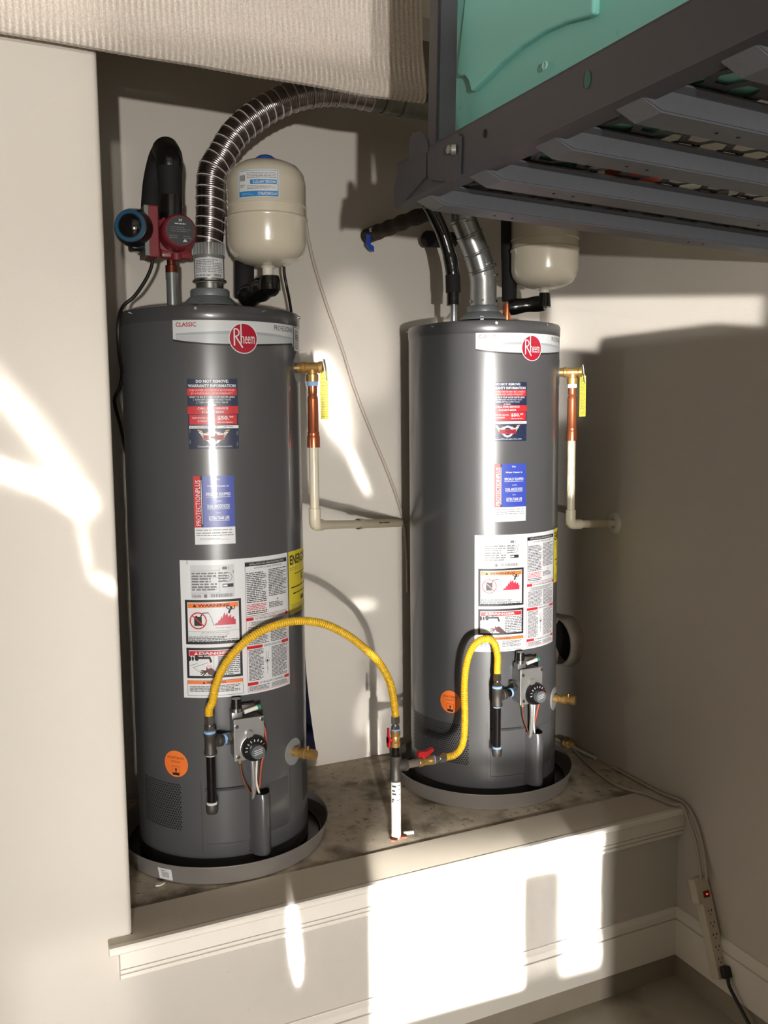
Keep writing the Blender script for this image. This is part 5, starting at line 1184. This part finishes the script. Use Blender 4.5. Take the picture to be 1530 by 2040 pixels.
# ------------------------------------------------------------------ overhead rack and its load
def rack():
    piv = Vector((-1.15, -.5, 2.10))
    t = thing('overhead_storage_rack', 'charcoal steel overhead storage rack hanging from the ceiling at upper right', 'storage rack', piv)
    t.rotation_euler = (R(-.35), R(1.5), R(1.4))
    def L(x, y, z): return (x - piv.x, y - piv.y, z - piv.z)
    def bx(x0, x1, y0, y1, z0, z1, mt=RACK, nm='part', par=None, bev=0):
        a = L(x0, y0, z0); c_ = L(x1, y1, z1); return MB().box(a[0], c_[0], a[1], c_[1], a[2], c_[2], mt, bev=bev).build(nm, par or t)
    y0, y1 = -3.3, -.465
    b = MB()
    def bb(x0, x1, ya, yb, z0, z1, mt=RACK): a = L(x0, ya, z0); c_ = L(x1, yb, z1); b.box(a[0], c_[0], a[1], c_[1], a[2], c_[2], mt)
    bb(-1.157, -1.154, y0, y1, 2.108, 2.178); bb(-1.157, -1.118, y0, y1, 2.105, 2.108); bb(-1.157, -1.140, y0, y1, 2.176, 2.179); rail = b.build('side_rail', t)
    for yy, zz, g in [(-.765, 2.150, .0035), (-1.012, 2.150, .006), (-1.35, 2.150, .0035)]:
        p = L(-1.1575, yy, zz); M = Matrix.Translation(p) @ Matrix.Rotation(R(-90), 4, 'Y')
        MB().prism([(g * 1.9 * math.cos(a) if True else 0, g * math.sin(a)) for a in [2 * math.pi * k / 14 for k in range(14)]], 0, .0012, BLACKHOLE if g < .005 else mat('slot_teal', '2c5a50', .5), M).build('slot', rail)
    b = MB(); bb(-.030, -.027, y0, y1, 2.108, 2.178); bb(-.066, -.027, y0, y1, 2.105, 2.108); b.build('side_rail', t)
    b = MB(); bb(-1.154, -.03, y1 - .003, y1, 2.118, 2.175); bb(-1.154, -.03, y1 - .03, y1, 2.115, 2.118); b.build('end_rail', t)
    ys = [-.530, -.712, -.893, -1.070, -1.245, -1.42, -1.6, -1.78, -1.96]
    for yy in ys:
        pr = [(-.050, 2.118), (-.026, 2.118), (-.024, 2.092), (.024, 2.092), (.026, 2.118), (.046, 2.118), (.046, 2.1205), (.0285, 2.1205), (.0265, 2.0945), (-.0265, 2.0945), (-.0285, 2.1205), (-.050, 2.1205)]
        xs = [(-1.150, 0), (-1.105, 1), (-.032, 1)]
        n_ = len(pr); vs = []; fs = []
        for x, k in xs:
            for a_, z_ in pr: vs.append(L(x, yy + a_, z_ if (k or z_ > 2.1) else 2.110))
        for j in range(2):
            for i in range(n_): fs.append((j * n_ + i, (j + 1) * n_ + i, (j + 1) * n_ + (i + 1) % n_, j * n_ + (i + 1) % n_))
        bar_ = MB().add(vs, fs, RACKLIT).build('crossbar', t)
        for xx in (-.985, -.945, -.50, -.46):
            p = L(xx, yy, 2.0922); MB().cyl(p, (p[0], p[1], p[2] - .0008), .0028, BLACKHOLE, 8).build('hole', bar_)
    # hexagon punched deck
    vs = []; fs = []; hx = .052; b = MB(); w = .013
    import math as _m
    R3 = hx / _m.sqrt(3) * 1.0
    k = 0
    for i in range(-1, 24):
        for j in range(-1, 34):
            cx = -1.14 + i * hx * 1.0 * .87 * 1.0; cy = -.48 - (j + .5 * (i % 2)) * hx
            if cx > -.05 or cy < -2.1 or cx < -1.13: continue
            o_ = len(vs)
            for r in (hx * .577, hx * .577 - w * .62):
                for q in range(6):
                    a = _m.pi / 3 * q; vs.append(L(cx + r * _m.cos(a), cy + r * _m.sin(a), 2.1225))
            for q in range(6): fs.append((o_ + q, o_ + (q + 1) % 6, o_ + 6 + (q + 1) % 6, o_ + 6 + q))
    dk = MB().add(vs, fs, RACK).build('perforated_deck', t)
    # post and corner bracket
    MB().box(-.006, .030, -.110, -.106, .02, .84, RACK).box(-.006, -.002, -.110, -.078, .02, .84, RACK).build('post', t)
    MB().box(-.006, .030, -2.65, -2.646, .02, .80, RACK).box(-.006, -.002, -2.65, -2.618, .02, .80, RACK).build('post', t)
    def plate(poly, x0, x1, nm):
        M = Matrix(((0, 0, 1, 0), (1, 0, 0, 0), (0, 1, 0, 0), (0, 0, 0, 1)))
        return MB().prism(poly, x0, x1, RACK, M)
    pts_ = [PX(a, b_, -1.162) for a, b_ in [(849, 352), (855, 360), (902, 364), (909, 358), (910, 272), (905, 266), (897, 266), (886, 280), (866, 292), (848, 303)]]
    pl = [(p.y - piv.y, p.z - piv.z) for p in pts_]
    br = plate(pl[::-1], -.0125, -.0085, 'x').build('corner_bracket', t)
    pts_ = [PX(a, b_, -1.160) for a, b_ in [(846, 352), (846, 285), (842, 272), (832, 262), (820, 264), (813, 275), (812, 318), (800, 330), (790, 350), (785, 378), (785, 412), (792, 416)]]
    pl = [(p.y - piv.y, p.z - piv.z) for p in pts_]
    plate(pl, -.0105, -.0075, 'x').build('corner_bracket', t)
    edge = mat('worn_edge', '8f8a86', .35, .7)
    e = []
    bo = PX(894, 300, -1.166) - piv
    b = MB(); b.hexnut(bo, bo + Vector((-.007, 0, 0)), .0075, CHROME); b.cyl(bo + Vector((.006, -.004, 0)), bo + Vector((0, 0, 0)), .010, CHROME, 16); b.build('bolt', br)
rack()
def tote():
    """tapered storage tote standing on the rack; its side face carries an embossed panel"""
    t = thing('storage_tote', 'large teal plastic tote with embossed side panel on the overhead rack', 'tote', (-1.09, -.9, 2.128))
    ox, oy, oz = t.location
    def ring(z, x0, x1, y0, y1, r, n=6):
        pts = []
        for cx, cy, a0 in ((x0 + r, y0 + r, 180), (x1 - r, y0 + r, 270), (x1 - r, y1 - r, 0), (x0 + r, y1 - r, 90)):
            for k in range(n + 1):
                a = R(a0 + 90 * k / n); pts.append((cx + r * math.cos(a), cy + r * math.sin(a), z))
        return pts
    lv = [(.000, .035), (.006, .018), (.03, .010), (.15, .002), (.36, -.012), (.44, -.016)]
    vs = []; cnt = 28
    for z, ins in lv: vs += ring(z, -.012 + ins, .19 - ins, -.62 + ins * 2, .375 - ins * 1.8, .055)
    fs = [tuple(range(cnt - 1, -1, -1))]
    for j in range(len(lv) - 1):
        for i in range(cnt): fs.append((j * cnt + i, j * cnt + (i + 1) % cnt, (j + 1) * cnt + (i + 1) % cnt, (j + 1) * cnt + i))
    MB().add(vs, fs, TEAL, True).build('tote_body', t)
    MB().box(-.04, .22, -.66, .43, .44, .475, TEAL, bev=.01).build('lid', t)
    xf = ox - .016
    P = [(935, -40), (915, 148), (919, 153), (930, 152), (938, 163), (943, 183), (962, 165), (1000, 128), (1040, 95), (1085, 66), (1130, 46), (1175, 34), (1187, 28), (1190, -40)]
    poly = []
    for a, b_ in P:
        p = PX(a, b_, xf); poly.append((p.y - oy, p.z - oz))
    M = Matrix(((0, 0, 1, 0), (1, 0, 0, 0), (0, 1, 0, 0), (0, 0, 0, 1)))
    me = MB().prism(poly, -.0215, -.008, TEAL, M).build('embossed_panel', t)
    bm = bmesh.new(); bm.from_mesh(me.data); bmesh.ops.recalc_face_normals(bm, faces=bm.faces); bm.to_mesh(me.data); bm.free()
    md = me.modifiers.new('bevel', 'BEVEL'); md.width = .004; md.segments = 3; md.limit_method = 'ANGLE'
    p = PX(1084, 130, xf) - t.location
    MB().turn((-.014, p.y, p.z), (-1, p.y, p.z), [(.004, 0), (.006, .0), (.006, .002), (.004, .002)], mat('pale_teal_ring', 'a8d0c4', .5), 16).build('moulding_ring', t)
tote()
t = thing('garden_tool', 'red and white plastic object lying on the rack deck beside the teal tote', 'tool', (-.62, -.62, 2.128))
t.location = (-.78, -.66, 2.128)
MB().tube([(-.06, -.03, .02), (0, .0, .02), (.08, .03, .02)], .018, mat('tool_red', 'b8391f', .4), 12, 6).build('red_body', t)
MB().tube([(.07, .03, .016), (.16, .02, .014), (.22, -.02, .014)], .012, WHITEP, 12, 6).build('white_handle', t)

for o in list(COL.objects):
    if o.parent is None and 'category' in o:
        g = {'water_heater': 'tank water heaters in the alcove', 'drain_pan': 'drain pans under the water heaters', 'expansion_tank': 'cream expansion tanks above the heaters',
             'relief_discharge_pipe': 'relief pipes beside the heaters', 'gas_drip_leg': 'gas drip legs in front of the heaters', 'yellow_gas_hose': 'yellow gas hoses',
             'white_floor_cable': 'white cables on the ledge'}.get(o.name.split('.')[0])
        if g: o['group'] = g
